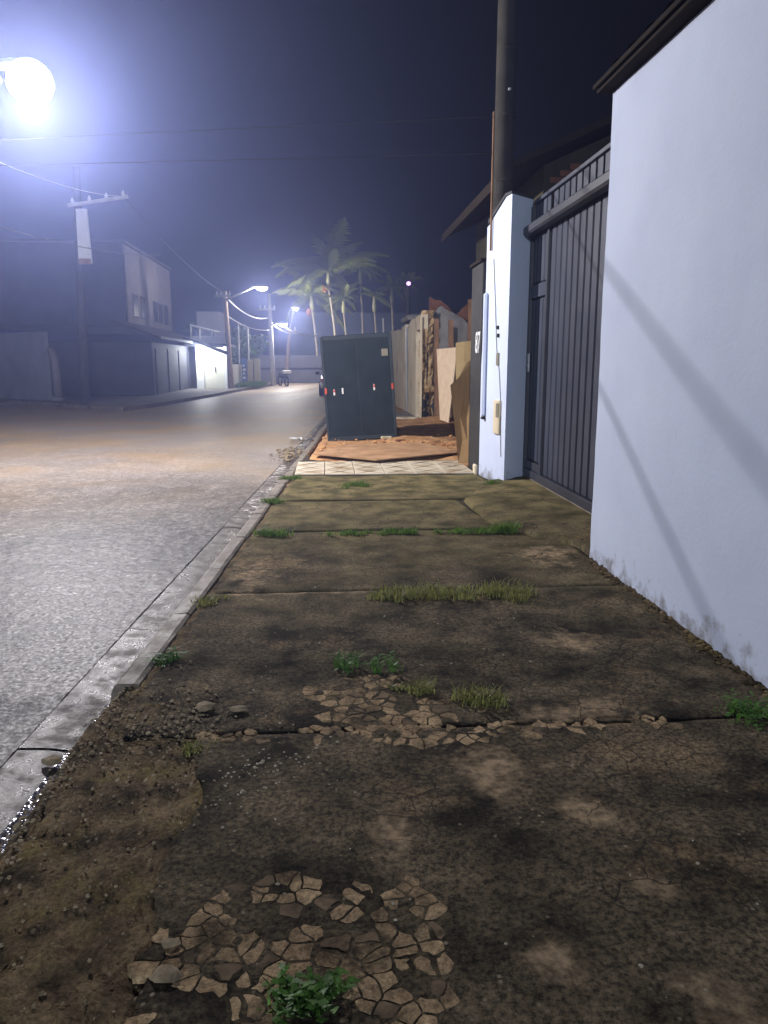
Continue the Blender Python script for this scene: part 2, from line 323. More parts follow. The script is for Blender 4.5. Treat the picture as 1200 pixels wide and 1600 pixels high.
while y < 56:
    ln = .95 if y < 14 else 2.0
    x0, x1 = gx(y+.01), gx(y+ln-.01); t = random.uniform(-.006, .004); s = random.uniform(-.008, .008)
    zs = [(0,-.2),(.0,-.04),(.012,-.012),(.03,0),(.10,.002),(.118,-.008),(.122,-.2)]
    nn = 8
    mb = MB().grid(len(zs), nn, lambda i, j: ((x0+(x1-x0)*j/(nn-1))+zs[i][0]+s+.004*nz(i, y+j*.1, 3), y+.01+(ln-.02)*j/(nn-1), zs[i][1]+t+(.005*nz(i*.5, y+j*.12, 4) if zs[i][1] > -.1 else 0)))
    n0 = len(zs); mb.f.append(tuple(range(n0))[::-1]); mb.f.append(tuple(range(n0*(nn-1), n0*nn)))
    mb.build('kerbstone', m_kerb, kb); y += ln

# ------------------------------------------------------------------ sidewalk slabs
sw = struct(MB().grid(2, 26, lambda i, j: (2.6 if i else (-.36 if j < 12 else gx(-3+.5*j)+.2), -3+.492*j, -.018)).build('sidewalk', m_joint))
def slab(y0, y1, xl, xr, dz, name='slab', st=.05):
    nx = max(3, int((xr(y0)-xl(y0))/st)); ny = max(3, int((y1-y0)/st))
    def f(i, j):
        v = j/(ny-1); y = y0+(y1-y0)*v; u = i/(nx-1)
        a, b = xl(y), xr(y); x = a+(b-a)*u
        ex = min(u, 1-u)*(b-a); ey = min(v, 1-v)*(y1-y0)
        e = min(ex, ey)
        z = dz + .006*fr(x, y, 1.3, 5) + .0022*nz(x, y, 9, 2)
        if e < .001: z -= .004+.006*abs(nz(x, y, 6))
        if v < .01: y += .014*fr(x, y, 5, 9)
        if v > .99: y -= .014*abs(fr(x, y, 5, 7))
        if u < .01: x += .05*fr(x, y, 3, 4)+.02*fr(x, y, 11, 4)
        return (x, y, z)
    mb = MB().grid(nx, ny, f)
    rim = [i for i in range(nx)]+[j*nx+nx-1 for j in range(1, ny)]+[(ny-1)*nx+i for i in range(nx-2, -1, -1)]+[j*nx for j in range(ny-2, 0, -1)]
    b = len(mb.v); mb.v += [(mb.v[i][0], mb.v[i][1], -.075) for i in rim]; n = len(rim)
    mb.f += [(rim[k], b+k, b+(k+1) % n, rim[(k+1) % n]) for k in range(n)]
    return mb.build(name, m_side, sw, True)
WX = 1.86
L1 = lambda y: gx(y)+.17+.03*nz(0, y, 2)
LN = lambda y: -.47+.06*(2.4-y)+.03*nz(0, y, 2.5)
slab(7.59, 9.30, L1, lambda y: 1.86, .0); slab(6.20, 7.57, L1, lambda y: 1.30+.1*(7.57-y), -.004)
slab(4.50, 6.18, L1, lambda y: 1.86, -.010); slab(2.68, 4.48, lambda y: max(L1(y), -.85+.0*y), lambda y: 1.86, -.006, st=.04)
slab(.45, 2.655, LN, lambda y: 1.86, .004, st=.035); slab(-1.6, .43, LN, lambda y: 1.86, 0, st=.1)
# ramped apron before the gate
def apr(i, j):
    v = j/39; y = 5.2+(8.72-5.2)*v; u = i/19
    xa = 1.86 if y < 5.5 else 1.34+.52*max(0, min(1, (6.5-y)/1.0))**1.5 if y < 7.6 else 1.40+.42*min(1, (y-7.6)/1.1)
    xb = 2.27; x = xa+(xb-xa)*u + (.02*nz(0, y, 4) if i == 0 else 0)
    z = (.012+.055*u**.7+.006*fr(x, y, 2, 8)) if i > 0 else -.05
    if j in (0, 39): z -= .03
    return (x, y, z)
MB().grid(20, 40, apr).build('apron', m_side, sw, True)
bx('threshold', (2.262, 5.2, -.05), (2.46, 8.74, .075), m_kerb, sw, .006)
# broken tan fragments where the surface has spalled
def clip(poly, a, b, c):
    out = []
    for i in range(len(poly)):
        p, q = poly[i], poly[(i+1) % len(poly)]; dp = a*p[0]+b*p[1]-c; dq = a*q[0]+b*q[1]-c
        if dp <= 0: out.append(p)
        if dp*dq < 0:
            t = dp/(dp-dq); out.append((p[0]+(q[0]-p[0])*t, p[1]+(q[1]-p[1])*t))
    return out
def slabz(x, y): return (.004 if y < 2.67 else -.006)+.006*fr(x, y, 1.3, 5)+.0022*nz(x, y, 9, 2)
def fragments(x0, x1, y0, y1, sp, keep, top=.0018, mt=None, base=None):
    pts = []; tries = 0
    while tries < 4000 and len(pts) < 400:
        tries += 1; p = (random.uniform(x0-.1, x1+.1), random.uniform(y0-.1, y1+.1))
        d = sp*(.26+1.15*random.random()**1.5)
        if all((p[0]-q[0])**2+(p[1]-q[1])**2 > d*d for q in pts): pts.append(p)
    for p in pts:
        if not (x0 < p[0] < x1 and y0 < p[1] < y1) or not keep(p[0], p[1]): continue
        poly = [(p[0]-.2, p[1]-.2), (p[0]+.2, p[1]-.2), (p[0]+.2, p[1]+.2), (p[0]-.2, p[1]+.2)]
        for q in pts:
            if q is p: continue
            a, b = q[0]-p[0], q[1]-p[1]; l = math.hypot(a, b)
            if l > .45: continue
            a /= l; b /= l; poly = clip(poly, a, b, a*p[0]+b*p[1]+l/2-random.uniform(.0006, .0022))
            if len(poly) < 3: break
        if len(poly) < 3: continue
        # crack edges wander together on both sides, corners crumble
        r = []
        for i in range(len(poly)):
            a, b = Vector(poly[i]), Vector(poly[(i+1) % len(poly)]); m_ = max(2, int((b-a).length/.011))
            r += [a.lerp(b, k/m_) for k in range(m_)]
        c = Vector(p); z = top + slabz(*p) + random.uniform(-.002, .0015); rr = []
        for q in r:
            w_ = Vector((fr(q.x, q.y, 11, 1.5), fr(q.x, q.y, 11, 7.5)))*.016
            d_ = (q-c); ero = max(0, fr(q.x, q.y, 9, 3.3)-.05)*.016 + max(0, d_.length-.06)*.07
            rr.append(q+w_-d_.normalized()*min(ero, d_.length*.5))
        n = len(rr); tz = [random.uniform(-.03, .03), random.uniform(-.03, .03)]
        zz = lambda q: z+(q.x-c.x)*tz[0]+(q.y-c.y)*tz[1]
        mb = MB().add([(q.x, q.y, -.03) for q in rr]+[(q.x, q.y, zz(q)-.0045) for q in rr]+[(c.x+(q.x-c.x)*.9, c.y+(q.y-c.y)*.9, zz(q)) for q in rr],
             [(i, (i+1) % n, n+(i+1) % n, n+i) for i in range(n)]+[(n+i, n+(i+1) % n, 2*n+(i+1) % n, 2*n+i) for i in range(n)]+[tuple(range(2*n, 3*n))])
        mb.build('concrete_fragment', mt or random.choices((m_frag, m_frag2, m_side), (.78, .17, .05))[0], sw)
def ell(x, y, cx, cy_, rx, ry, k=.35): return ((x-cx)/rx)**2+((y-cy_)/ry)**2 < 1+k*2*fr(x, y, 4, 2)
fragments(-.48, .42, 1.22, 1.90, .082, lambda x, y: (ell(x, y, -.14, 1.62, .27, .23) or ell(x, y, .14, 1.58, .14, .25) or ell(x, y, -.25, 1.35, .2, .12)) and fr(x, y, 5, 1) > -.36)
fragments(-.1, .75, 2.5, 3.4, .08, lambda x, y: (ell(x, y, .28, 2.82, .27, .14) or ell(x, y, .42, 2.58, .4, .07) or ell(x, y, .12, 3.05, .2, .16)) and fr(x, y, 5, 1) > -.36)
fragments(-.5, 1.3, 2.60, 2.70, .11, lambda x, y: fr(x, y, 3, 5) > -.1, .003)

# soil verge between kerb and slab
vys = arange(-1.5, 4.6, .028)+arange(4.6, 9.3, .05)+[9.3]
def verge(i, j):
    y = vys[j]; u = i/47; fade = max(0, min(1, (y-3.0)/1.4))
    xa = gx(y)-.015+.02*fr(0, y, 5, 3)+.10*fade; xb = (LN(y) if y < 2.66 else L1(y)+.12*(1-fade))+.09*fr(0, y, 3, 6)+.05*fr(0, y, 14, 2)+.05
    x = xa+(xb-xa)*u
    up = max(min(1, u/.22)**.6, fade)
    z = -.145+.135*up+.022*(1-fade*.8)*fr(x, y, 3, 1)*up*(1-.5*u)+(.014*fr(x, y, 14, 2)+.008*nz(x, y, 42, 4))*min(1, u*8)*(1-.7*fade)-.012*fade
    if u > .9: z = min(z, .012-.2*(u-.9))
    return (x, y, z)
struct(MB().grid(48, len(vys), verge).build('verge', m_soil, None, True))
def scatter(name, m, n, pos, rmin, rmax, label, sq=(1,1,.55)):
    mb = MB()
    for _ in range(n):
        p = pos()
        if p is None: continue
        r = rmin+(rmax-rmin)*random.random()**2.5
        mb.ico((p[0], p[1], p[2]+r*.15), r, sq, .28, random.uniform(0, 6))
    return struct(mb.build(name, m), label, 'stuff')
def pv():
    y = random.uniform(.9, 3.3); x = gx(y)+abs(random.gauss(.03, .07)); return (x, y, -.145+.135*min(1, (x-gx(y)+.02)/.09)**.6)
scatter('verge_gravel', m_rubble, 1100, pv, .002, .011, 'loose rubble along the broken kerb edge')
def pv2():
    y = random.gauss(2.75, .18); x = random.uniform(gx(y)+.05, -.4); return (x, y, .002)
scatter('gravel_heap', m_rubble, 520, pv2, .002, .010, 'coarse gravel strewn across the soil verge')
def pc():
    y = random.uniform(.9, 2.9); x = random.uniform(gx(y)+.03, LN(y)+.02); return (x, y, -.004)
scatter('verge_clods', m_rubble, 900, pc, .0015, .007, 'small clods of earth on the soil verge', (1,1,.7))
def pw_():
    y = random.uniform(.8, 5.1); return (1.84-abs(random.gauss(0,.035)), y, -.004)
scatter('wall_foot_grit', m_soil, 900, pw_, .003, .02, 'dark grit and moss along the wall foot', (1,1,.7))
def pp():
    if random.random() < .6: x, y = random.gauss(-.22, .13), random.gauss(2.38, .16)
    else: x, y = random.uniform(-.7, 1.2), random.uniform(1.3, 4.6)
    return (x, y, .003) if x > -.46 and fr(x, y, 3) > -.15 else None
scatter('exposed_pebbles', m_peb, 520, pp, .0018, .0075, 'pale pebbles showing in the worn concrete')
for (px, py, r) in ((320, 1108, .035), (372, 1112, .03), (80, 1190, .03), (268, 1480, .018), (260, 1530, .03)):
    p = gnd(px, py, 0); mb = MB().ico((0,0,0), r, (1.3,.9,.45), .25)
    z = -.115 if px < 100 else 0.008
    if px < 100: p = gnd(px, py, z)
    tag(mb.build('loose_stone', m_rubble, None, False, None), {320:'flat pale stone on the pavement below the kerb weeds', 372:'flat grey stone right of the pale stone', 80:'stone lying in the wet gutter', 268:'small white stone beside the cracked patch', 260:'grey stone left of the cracked patch'}[px], 'stone', 'loose stones').location = (p.x, p.y, z+.004)

# ------------------------------------------------------------------ tile strip, soil, boards
tf = struct(MB().box((-.42, 9.33, -.06), (1.84, 11.3, -.004)).build('tiled_strip', m_joint))
tile_me = None
for r_ in range(3):
    for c in range(6):
        x0, y0 = -.40+.372*c, 9.345+.41*r_
        t = bx('tile', (x0, y0, -.01), (x0+.364, y0+.402, .012+random.uniform(-.002, .002)), m_tile, tf, .004)
        cx, cy_ = x0+.182, y0+.2; mb = MB()
        for (ax, ay, qx, qy) in ((-1,-1,1,1), (-1,1,1,-1)):
            a, b = Vector((cx+ax*.16, cy_+ay*.18)), Vector((cx+qx*.16, cy_+qy*.18)); d = (b-a).normalized().orthogonal()*.012
            mid = (a+b)/2; mb.prism([a, mid-d, b, mid+d], .0145, .0160)
        mb.build('inlay', m_tiled, t)
sys_ = arange(10.2, 24, .07)
def soil(i, j):
    y = sys_[j]; x0 = gx(y)+.14; x = x0+(4.2-x0)*i/69; u = i/69
    edge = min(1, max(0, (y-10.3-.35*abs(x-.7)*0.6-.25*fr(x, 0, 1.5, 2))/.6))
    z = -.03+edge*(.05+.02*fr(x, y, 1.2, 4)+.016*fr(x, y, 5, 5))
    z += .07*math.exp(-((x-1.35)/.4)**2-((y-13.3)/.7)**2)+.05*math.exp(-((x-1.9)/.5)**2-((y-12.9)/.5)**2)+.10*math.exp(-((x-2.6)/.5)**2-((y-17.9)/.5)**2)
    if i == 0: z = -.08
    return (x, y, z)
struct(MB().grid(70, len(sys_), soil).build('soil', m_clay, None, True))
def sp():
    x, y = (random.gauss(1.55, .35), random.gauss(12.9, .3)) if random.random() < .6 else (random.uniform(-.3, 2.4), random.uniform(11.2, 14)); return (x, y, .05)
scatter('soil_clods', m_clay, 260, sp, .012, .055, 'orange soil clods beside the container', (1,1,.6))
mb = MB().prism([(-.20, 11.02), (.66, 10.30), (2.0, 11.10), (1.5, 12.3), (.3, 12.2)], 0, .016)
o = tag(mb.build('flat_board', m_dirtply), 'soil-covered board lying flat on the tiled strip', 'board'); o.location.z = .03; o.rotation_euler.x = R(.6); o.location.z = -.06
def board(name, m, pts, th, label):
    n = (Vector(pts[1])-Vector(pts[0])).cross(Vector(pts[3])-Vector(pts[0])).normalized()*th
    mb = MB(); k = len(pts); mb.add([Vector(p) for p in pts]+[Vector(p)+n for p in pts], [tuple(range(k)), tuple(range(k, 2*k))[::-1]]+[(i,k+i,k+(i+1) % k,(i+1) % k) for i in range(k)])
    return tag(mb.build(name, m), label, 'board')
board('leaning_board', m_ply, [at(688.5,656,17.4), at(702,661,17.2), at(716,543,17.7), at(683.5,546,17.9)], .03, 'pale peach board leaning upright against the grey broken wall')
board('leaning_board', m_ply3, [at(712,655,16.6), at(742,655,16.6), at(742,532,16.9), at(712,536,16.9)], .03, 'yellowish board standing between peach board and charcoal pillar')
board('leaning_board', m_ply2, [at(717,723,10.32), at(741,724,10.24), at(743,560,10.42), at(731,566,10.42), at(718,590,10.40), at(704.5,602,10.38)], .035, 'brown broken-topped board leaning on the charcoal number pillar')
for (a, b, y_, lb) in (((684,545), (682,498), 18.0, 'short timber stud behind the peach board, leftmost of three'), ((707,548), (704.5,500), 17.9, 'middle timber stud rising behind the peach board'), ((737,560), (735.5,468), 17.4, 'tall timber stud behind the yellowish board')):
    p, q = at(*a, y_), at(*b, y_); p.z = 0; w_ = .055
    mb = MB().add([(c.x+sx*w_, c.y+sy*.04, c.z) for c in (p, q) for sx, sy in ((-1,-1),(1,-1),(1,1),(-1,1))], [(0,3,2,1),(4,5,6,7),(0,1,5,4),(1,2,6,5),(2,3,7,6),(3,0,4,7)])
    tag(mb.build('timber_stud', m_wood), lb, 'timber post', 'timber studs in the ruined plot')
o = tag(bx('brick_piece', (-.09,-.05,0), (.09,.05,.05), m_cream, None, .008), 'pale brick piece lying at the foot of the container', 'brick'); o.location = (1.02, 13.2, .055); o.rotation_euler.z = .1
o = tag(bx('brick_piece', (-.08,-.05,0), (.08,.05,.06), m_brick, None, .01), 'dark red brick piece half buried in the soil', 'brick'); o.location = (1.22, 12.75, .03); o.rotation_euler.z = .5

# ------------------------------------------------------------------ container
ct = thing('steel_container', 'tall dark teal steel container with reflective strips, tilted on the soil', 'container', (.02, 13.35, .0)); ct.rotation_euler = (0, R(-3.6), R(-1.5))
cw, ch, cdp = 1.20, 1.77, 1.0
mb = MB().bbox((.0,0,.03), (cw,cdp,ch), .012); mb.build('body', m_cont, ct)
MB().bbox((.594,-.003,.10), (.606,.004,ch-.1), .001).build('centre_weld', m_conted, ct)
bx('corner_post', (-.006,-.006,.0), (.04,.03,ch+.01), m_conted, ct); bx('corner_post', (cw-.04,-.006,.0), (cw+.006,.03,ch+.01), m_conted, ct)
bx('top_rail', (.04,-.005,ch-.06), (cw-.04,.03,ch+.014), m_conted, ct); bx('bottom_rail', (.04,-.005,0), (cw-.04,.03,.07), m_conted, ct)
bx('lid', (.02,.03,ch), (cw-.02,cdp-.02,ch+.02), m_conted, ct)
for (rx, rz_, w2, a) in ((.012,.87,.035,1), (.155,.84,.03,0), (.30,.855,.03,2), (.845,.885,.03,0), (1.155,.885,.035,1)):
    p = bx('reflector', (rx,-.012,rz_-.05), (rx+w2,-.0065,rz_+.05), m_red if a == 1 else m_wref, ct, .002) if not .05 < rx < 1.1 else bx('reflector', (rx,-.007,rz_-.05), (rx+w2,.002,rz_+.05), m_wref, ct, .002)
    if a == 0: bx('red_stripe', (rx+.001,-.0095,rz_+.0), (rx+w2-.001,-.0072,rz_+.045), m_red, p, .001)
bx('rating_plate', (1.02,-.008,1.40), (1.13,.002,1.52), m_plate, ct, .002)
for sx in (.08, cw-.2): bx('skid', (sx,.03,-.06), (sx+.12,cdp-.03,.03), m_conted, ct)

# ------------------------------------------------------------------ white house, gate, pillar
wh = thing('white_house', 'pale lavender painted house wall with timber eave on the right', 'house', (1.84, 5.17, 0))
WL = Vector((1.84, 5.17, 0)); WT = 3.03
def lb_(name, a, b, m, parent=wh, e=.006): # box given in world coords
    return MB().bbox(tuple(Vector(a)-WL), tuple(Vector(b)-WL), e).build(name, m, parent)
# street wall with a softly uneven plaster face and chipped foot
nyw, nzw = 120, 46
def wf(i, j):
    y = 5.16-(5.16+5)*i/(nyw-1); z = -.06+(WT+.06)*j/(nzw-1)
    x = 1.842+.006*fr(y, z, .9, 2)+.0022*fr(y, z, 5, 3)
    if z < .12: x += .012*max(0, fr(y, z, 5, 6))
    return (x-WL.x, y-WL.y, z)
MB().grid(nyw, nzw, wf).build('wall', m_white, wh, True)
lb_('return_wall', (1.846, 4.99, -.06), (2.32, 5.162, WT-.004), m_white, wh, .012)
lb_('wall_core', (1.862, -5, -.06), (2.02, 4.98, WT-.002), m_white)
rf = MB()
def ev(x, y, z): return tuple(Vector((x,y,z))-WL)
e0, e1, yE = 1.752, 4.2, 5.25
rf.add([ev(e0,yE,3.075), ev(e1,yE,3.95), ev(e1,-5,3.95), ev(e0,-5,3.075), ev(e0,yE,3.10), ev(e1,yE,3.975), ev(e1,-5,3.975), ev(e0,-5,3.10)],
       [(0,1,2,3),(4,7,6,5),(0,4,5,1),(1,5,6,2),(2,6,7,3),(3,7,4,0)])
roof = rf.build('roof', m_eave, wh)
lb_('fascia', (1.738, -5, 3.07), (1.751, yE+.01, 3.10), m_eave, roof, .003)
lb_('soffit_board', (1.756, -5, 3.040), (1.85, yE-.02, 3.062), m_eave, roof, .003)
for k in range(40):
    y0 = yE-.1-.255*k; n = 7
    mb = MB().grid(n, 2, lambda i, j: ev(1.84+.5*j, y0+.115*math.cos(math.pi*i/(n-1)), 3.165+.055*math.sin(math.pi*i/(n-1))+.17*j))
    mb.build('roof_tile', m_roof, roof, True)
gt = thing('driveway_gate', 'dark grey ribbed steel driveway gate between white wall and pillar', 'gate', (2.28, 5.3, .08))
GL = Vector((2.28, 5.3, .08))
def gb(name, a, b, m, parent=gt, e=.004): return MB().bbox(tuple(Vector(a)-GL), tuple(Vector(b)-GL), e).build(name, m, parent)
yy = 5.30; pdoor = 8.02
while yy < 7.95:       # folded sheet slats with shadow gaps
    y1 = min(yy+.178, 7.99)
    gb('slat', (2.285, yy+.016, .17), (2.315, y1-.014, 2.69), m_gate, gt, .012)
    gb('slat', (2.29, yy+.022, 2.80), (2.312, y1-.020, 3.02), m_gate, gt, .005)
    yy += .178
gb('backing_sheet', (2.322, 5.25, .12), (2.334, 8.74, 3.02), m_gated)
for k in range(4):
    y0 = 8.07+.145*k
    gb('slat', (2.287, y0, .27), (2.313, y0+.118, 2.03), m_gate, gt, .012); gb('slat', (2.287, y0, 2.19), (2.313, y0+.118, 2.69), m_gate, gt, .012); gb('slat', (2.29, y0+.004, 2.80), (2.312, y0+.112, 3.02), m_gate, gt, .005)
gb('middle_rail', (2.272, 8.05, 2.04), (2.32, 8.66, 2.18), m_gate); gb('lower_rail', (2.272, 8.05, .17), (2.32, 8.66, .26), m_gated)
gb('frame_post', (2.262, 7.992, .10), (2.321, 8.048, 2.695), m_gated); gb('frame_post', (2.262, 8.662, .10), (2.34, 8.745, 3.02), m_gated)
gb('bottom_rail', (2.255, 5.25, .08), (2.321, 8.66, .165), m_gated); gb('top_rail', (2.262, 5.25, 3.022), (2.32, 8.66, 3.06), m_gate)
gb('track_beam', (2.155, 5.25, 2.695), (2.279, 8.80, 2.795), m_gated, gt, .02)
gb('lock_plate', (2.255, 8.60, 1.25), (2.271, 8.655, 1.45), m_metal, gt, .002); 
MB().tube([Vector((2.24,8.63,1.32))-GL, Vector((2.262,8.63,1.32))-GL], .018, 8).build('lock_cylinder', m_metal, gt)

pl = thing('gate_pillar', 'white gate pillar with sloping top and electricity meter box', 'pillar', (1.9, 8.7, 0))
PL = Vector((1.9, 8.7, 0))
prof = [(8.46,-.06),(8.46,3.10),(8.62,3.10),(9.12,2.90),(9.20,2.88),(9.20,2.2),(9.30,1.3),(9.30,-.06)]
def px_(y): return 1.985-.12*(y-8.46)/.84
mb = MB(); n = len(prof)
mb.add([Vector((px_(y), y, z))-PL for y, z in prof]+[Vector((2.285, y+(.28 if y < 8.5 else .1), z))-PL for y, z in prof], [tuple(range(n))[::-1], tuple(range(n,2*n))]+[(i,(i+1)%n,n+(i+1)%n,n+i) for i in range(n)])
body = mb.build('shaft', m_white, pl)
mb = MB(); cap = [(8.44,3.103),(8.62,3.103),(9.14,2.905),(9.14,2.95),(8.62,3.135),(8.44,3.125)]; n = len(cap)
mb.add([Vector((px_(y)-.015, y, z))-PL for y, z in cap]+[Vector((2.29, y+.28, z))-PL for y, z in cap], [tuple(range(n))[::-1], tuple(range(n,2*n))]+[(i,(i+1)%n,n+(i+1)%n,n+i) for i in range(n)])
mb.build('coping', m_pillar, pl)
def pb(name, y0, y1, z0, z1, th, m, parent=pl, e=.003):
    ang = math.atan2(-.12, .84); base = Vector((px_((y0+y1)/2)-PL.x, (y0+y1)/2-PL.y, (z0+z1)/2))
    mm = Matrix.Translation(base) @ Matrix.Rotation(-ang, 4, 'Z')
    return MB().bbox((-th, -(y1-y0)/2, -(z1-z0)/2), (.004, (y1-y0)/2, (z1-z0)/2), e, mm).build(name, m, parent)
mbx = pb('meter_box', 8.60, 8.79, .55, .93, .025, m_cream); pb('meter_window', 8.61, 8.695, .74, .90, .032, m_plate, mbx)
pb('name_plate', 8.70, 8.78, 1.32, 1.46, .012, m_plate); pb('bell_push', 8.74, 8.775, 1.72, 1.76, .02, m_pole); pb('bell_push', 8.72, 8.755, 1.63, 1.67, .02, m_pole)
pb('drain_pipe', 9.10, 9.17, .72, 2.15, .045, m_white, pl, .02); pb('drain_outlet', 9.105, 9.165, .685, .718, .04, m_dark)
pts = [Vector((px_(yy_)-.006-PL.x, yy_-PL.y, zz_)) for yy_, zz_ in ((8.95,2.5),(8.86,2.0),(8.78,1.5),(8.68,1.25),(8.615,.93),(8.59,.6),(8.56,.3))]
MB().tube(pts, .004, 5).build('thin_wire', m_plate, pl)

# charcoal number pillar
np_ = thing('number_pillar', 'narrow charcoal wall pillar bearing the number 87', 'pillar', (1.86, 9.33, 0))
bx('shaft', (.0,.0,-.05), (.32,.66,2.52), m_pillar, np_, .01); bx('cap', (-.03,-.02,2.522), (.34,.70,2.56), m_eave, np_, .006)
bx('jamb', (.02,.664,-.05), (.20,.76,2.50), m_wood, np_); bx('base_block', (-.045,-.01,-.02), (-.003,.12,.11), m_cream, np_, .012)
def textmesh(txt, size, ext):
    cu = bpy.data.curves.new('t', 'FONT'); cu.body = txt; cu.size = size; cu.extrude = ext; cu.align_x = 'CENTER'; cu.offset = .003
    ob = bpy.data.objects.new('t', cu); S.collection.objects.link(ob); dg = bpy.context.evaluated_depsgraph_get()
    me = bpy.data.meshes.new_from_object(ob.evaluated_get(dg)); bpy.data.objects.remove(ob); return me
me = textmesh('87', .36, .004); me.materials.append(m_pwhite)
o = link('house_number', me, np_); o.matrix_local = Matrix.Translation((-.004, .17, 1.47)) @ Matrix.Rotation(R(-90), 4, 'Z') @ Matrix.Rotation(R(90), 4, 'X') @ Matrix.Scale(.8, 4, (1,0,0))

# ------------------------------------------------------------------ ruined house
ru = thing('ruined_house', 'half demolished cream and grey rendered house with broken wall ends', 'house', (2.3, 18.3, 0))
RL = Vector((2.3, 18.3, 0))
def ragged(pts, y0, y1, m, name, along='x', seed=0, step=.12, amp=.1):
    # wall panel with a ragged top: pts = (coordinate, top z)
    mb = MB(); N_ = max(4, int((pts[-1][0]-pts[0][0])/step)); top = []
    for i in range(N_+1):
        c = pts[0][0]+(pts[-1][0]-pts[0][0])*i/N_
        for (a, za), (b, zb) in zip(pts, pts[1:]):
            if a <= c <= b+1e-6: z = za+(zb-za)*(c-a)/max(1e-6, b-a)
        top.append((c, z+amp*fr(c, seed, 2.7, seed)))
    k = len(top); P_ = lambda c, d, z: (Vector((c, d, z)) if along == 'x' else Vector((d, c, z)))-RL
    for d in (y0, y1): mb.v += [tuple(P_(c, d, -.05)) for c, z in top]+[tuple(P_(c, d, z)) for c, z in top]
    for i in range(k-1):
        mb.f += [(i,i+1,k+i+1,k+i), (2*k+i,3*k+i,3*k+i+1,2*k+i+1), (k+i,k+i+1,3*k+i+1,3*k+i)]
    mb.f += [(0,k,3*k,2*k), (k-1,3*k-1,4*k-1,2*k-1)]
    return mb.build(name, m, ru)
ragged([(2.52,2.45),(2.75,2.62),(3.0,2.55),(3.3,2.35),(3.7,2.1),(4.6,2.2)], 18.62, 18.8, m_plast, 'broken_wall', 'x', 3, .06, .10)
ragged([(2.5,2.86),(2.8,2.85),(3.1,2.5),(3.5,2.75),(3.9,3.0),(4.6,3.1)], 18.84, 19.0, m_brick, 'brick_core', 'x', 5, .06, .14)
# torn end of the street wall, thick masonry with ragged edges
mb = MB()
def torn(i, j):
    z = -.05+2.6*j/40; a = 2*math.pi*i/12
    w0 = .15+.05*fr(z, 0, 2, 4); x = 2.40+w0*math.cos(a)+.09*fr(z, a, 4, 1); y_ = 18.46+.12*math.sin(a)+.09*fr(z, a, 5, 2)
    if .05 < z < .62 and -1.2 < ((a+math.pi) % (2*math.pi)-math.pi)+math.pi/2 < 1.2: y_ += .16
    return Vector((x, y_, z))-RL
mb.grid(13, 41, torn).build('torn_wall_end', m_rub, ru)
MB().box(tuple(Vector((2.29,18.5,.02))-RL), tuple(Vector((2.46,18.56,.62))-RL)).build('hole_shade_block', m_dark, ru)  # near-black block, the hole's shade given as colour
bx('door_jamb', (-.10,-.06,-.03), (-.045,.0,2.40), m_cream, ru, .006)
ragged([(19.25,2.42),(20.4,2.45),(21.2,2.3)], 2.22, 2.42, m_cream, 'street_wall', 'y', 8, .1, .05)
ragged([(21.7,2.4),(23.0,2.3),(27,2.4)], 2.2, 2.4, m_cream, 'street_wall', 'y', 9, .1, .05)
bx('lintel', (-.075,.004,2.12), (.1,.95,2.46), m_cream, ru, .01); bx('door_shade_panel', (.07,.02,-.02), (.09,.945,2.12), m_dark, ru)  # near-black panel fills the doorway, its shade given as colour
bx('downpipe', (-.12,3.02,0), (-.06,3.10,2.3), m_metal, ru, .02)
bx('threshold', (-.9,-.02,-.02), (-.12,.28,.075), m_cream, ru, .02); bx('threshold', (-1.1,.32,-.02), (-.12,2.6,.06), m_plast, ru, .02)
mb = MB()
bx('roof_scrap', (-.14,2.4,2.45), (.25,4.2,2.60), m_plast, ru, .03)

# ------------------------------------------------------------------ dark house behind the gate
dh = thing('dark_house', 'unlit brick house with wide sloping eaves behind the gate', 'house', (2.9, 10.6, 0)); DL = Vector((2.9, 10.6, 0))
mb = MB(); gp = [(2.9,0),(8.5,0),(8.5,3.9),(5.7,5.15),(2.9,3.9)]; n = 5
mb.add([Vector((x,10.6,z))-DL for x,z in gp]+[Vector((x,15.2,z))-DL for x,z in gp], [tuple(range(n)), tuple(range(n,2*n))[::-1]]+[(i,n+i,n+(i+1)%n,(i+1)%n) for i in range(n)])
mb.build('wall', m_olive, dh)
for r_ in range(16):
    for c in range(9):
        z0 = 3.0+.085*r_; x0 = 2.98+.26*c+(.13 if r_ % 2 else 0)
        if z0+.07 < 3.78+.42*(x0-2.9): MB().box(tuple(Vector((x0,10.575,z0))-DL), tuple(Vector((x0+.245,10.605,z0+.07))-DL)).build('brick', m_brick, dh)
mb = MB()
for sx in (-1, 1):
    xe = 5.7+sx*3.38; ze = 3.72
    q = [(5.7,10.05,5.22),(xe,10.05,ze),(xe,15.6,ze),(5.7,15.6,5.22)]
    mb.add([Vector(p)-DL for p in q]+[Vector(p)-DL+Vector((0,0,.09)) for p in q], [(0,1,2,3),(7,6,5,4),(0,4,5,1),(1,5,6,2),(2,6,7,3),(3,7,4,0)])
rr = mb.build('roof', m_roof, dh); bx('fascia', (-.61,-.56,1+2.66), (-.582,5.0,1+2.80), m_eave, rr, .004)
bx('wall_post', (.14,-.10,2.4), (.24,-.03,3.5), m_beige, dh)

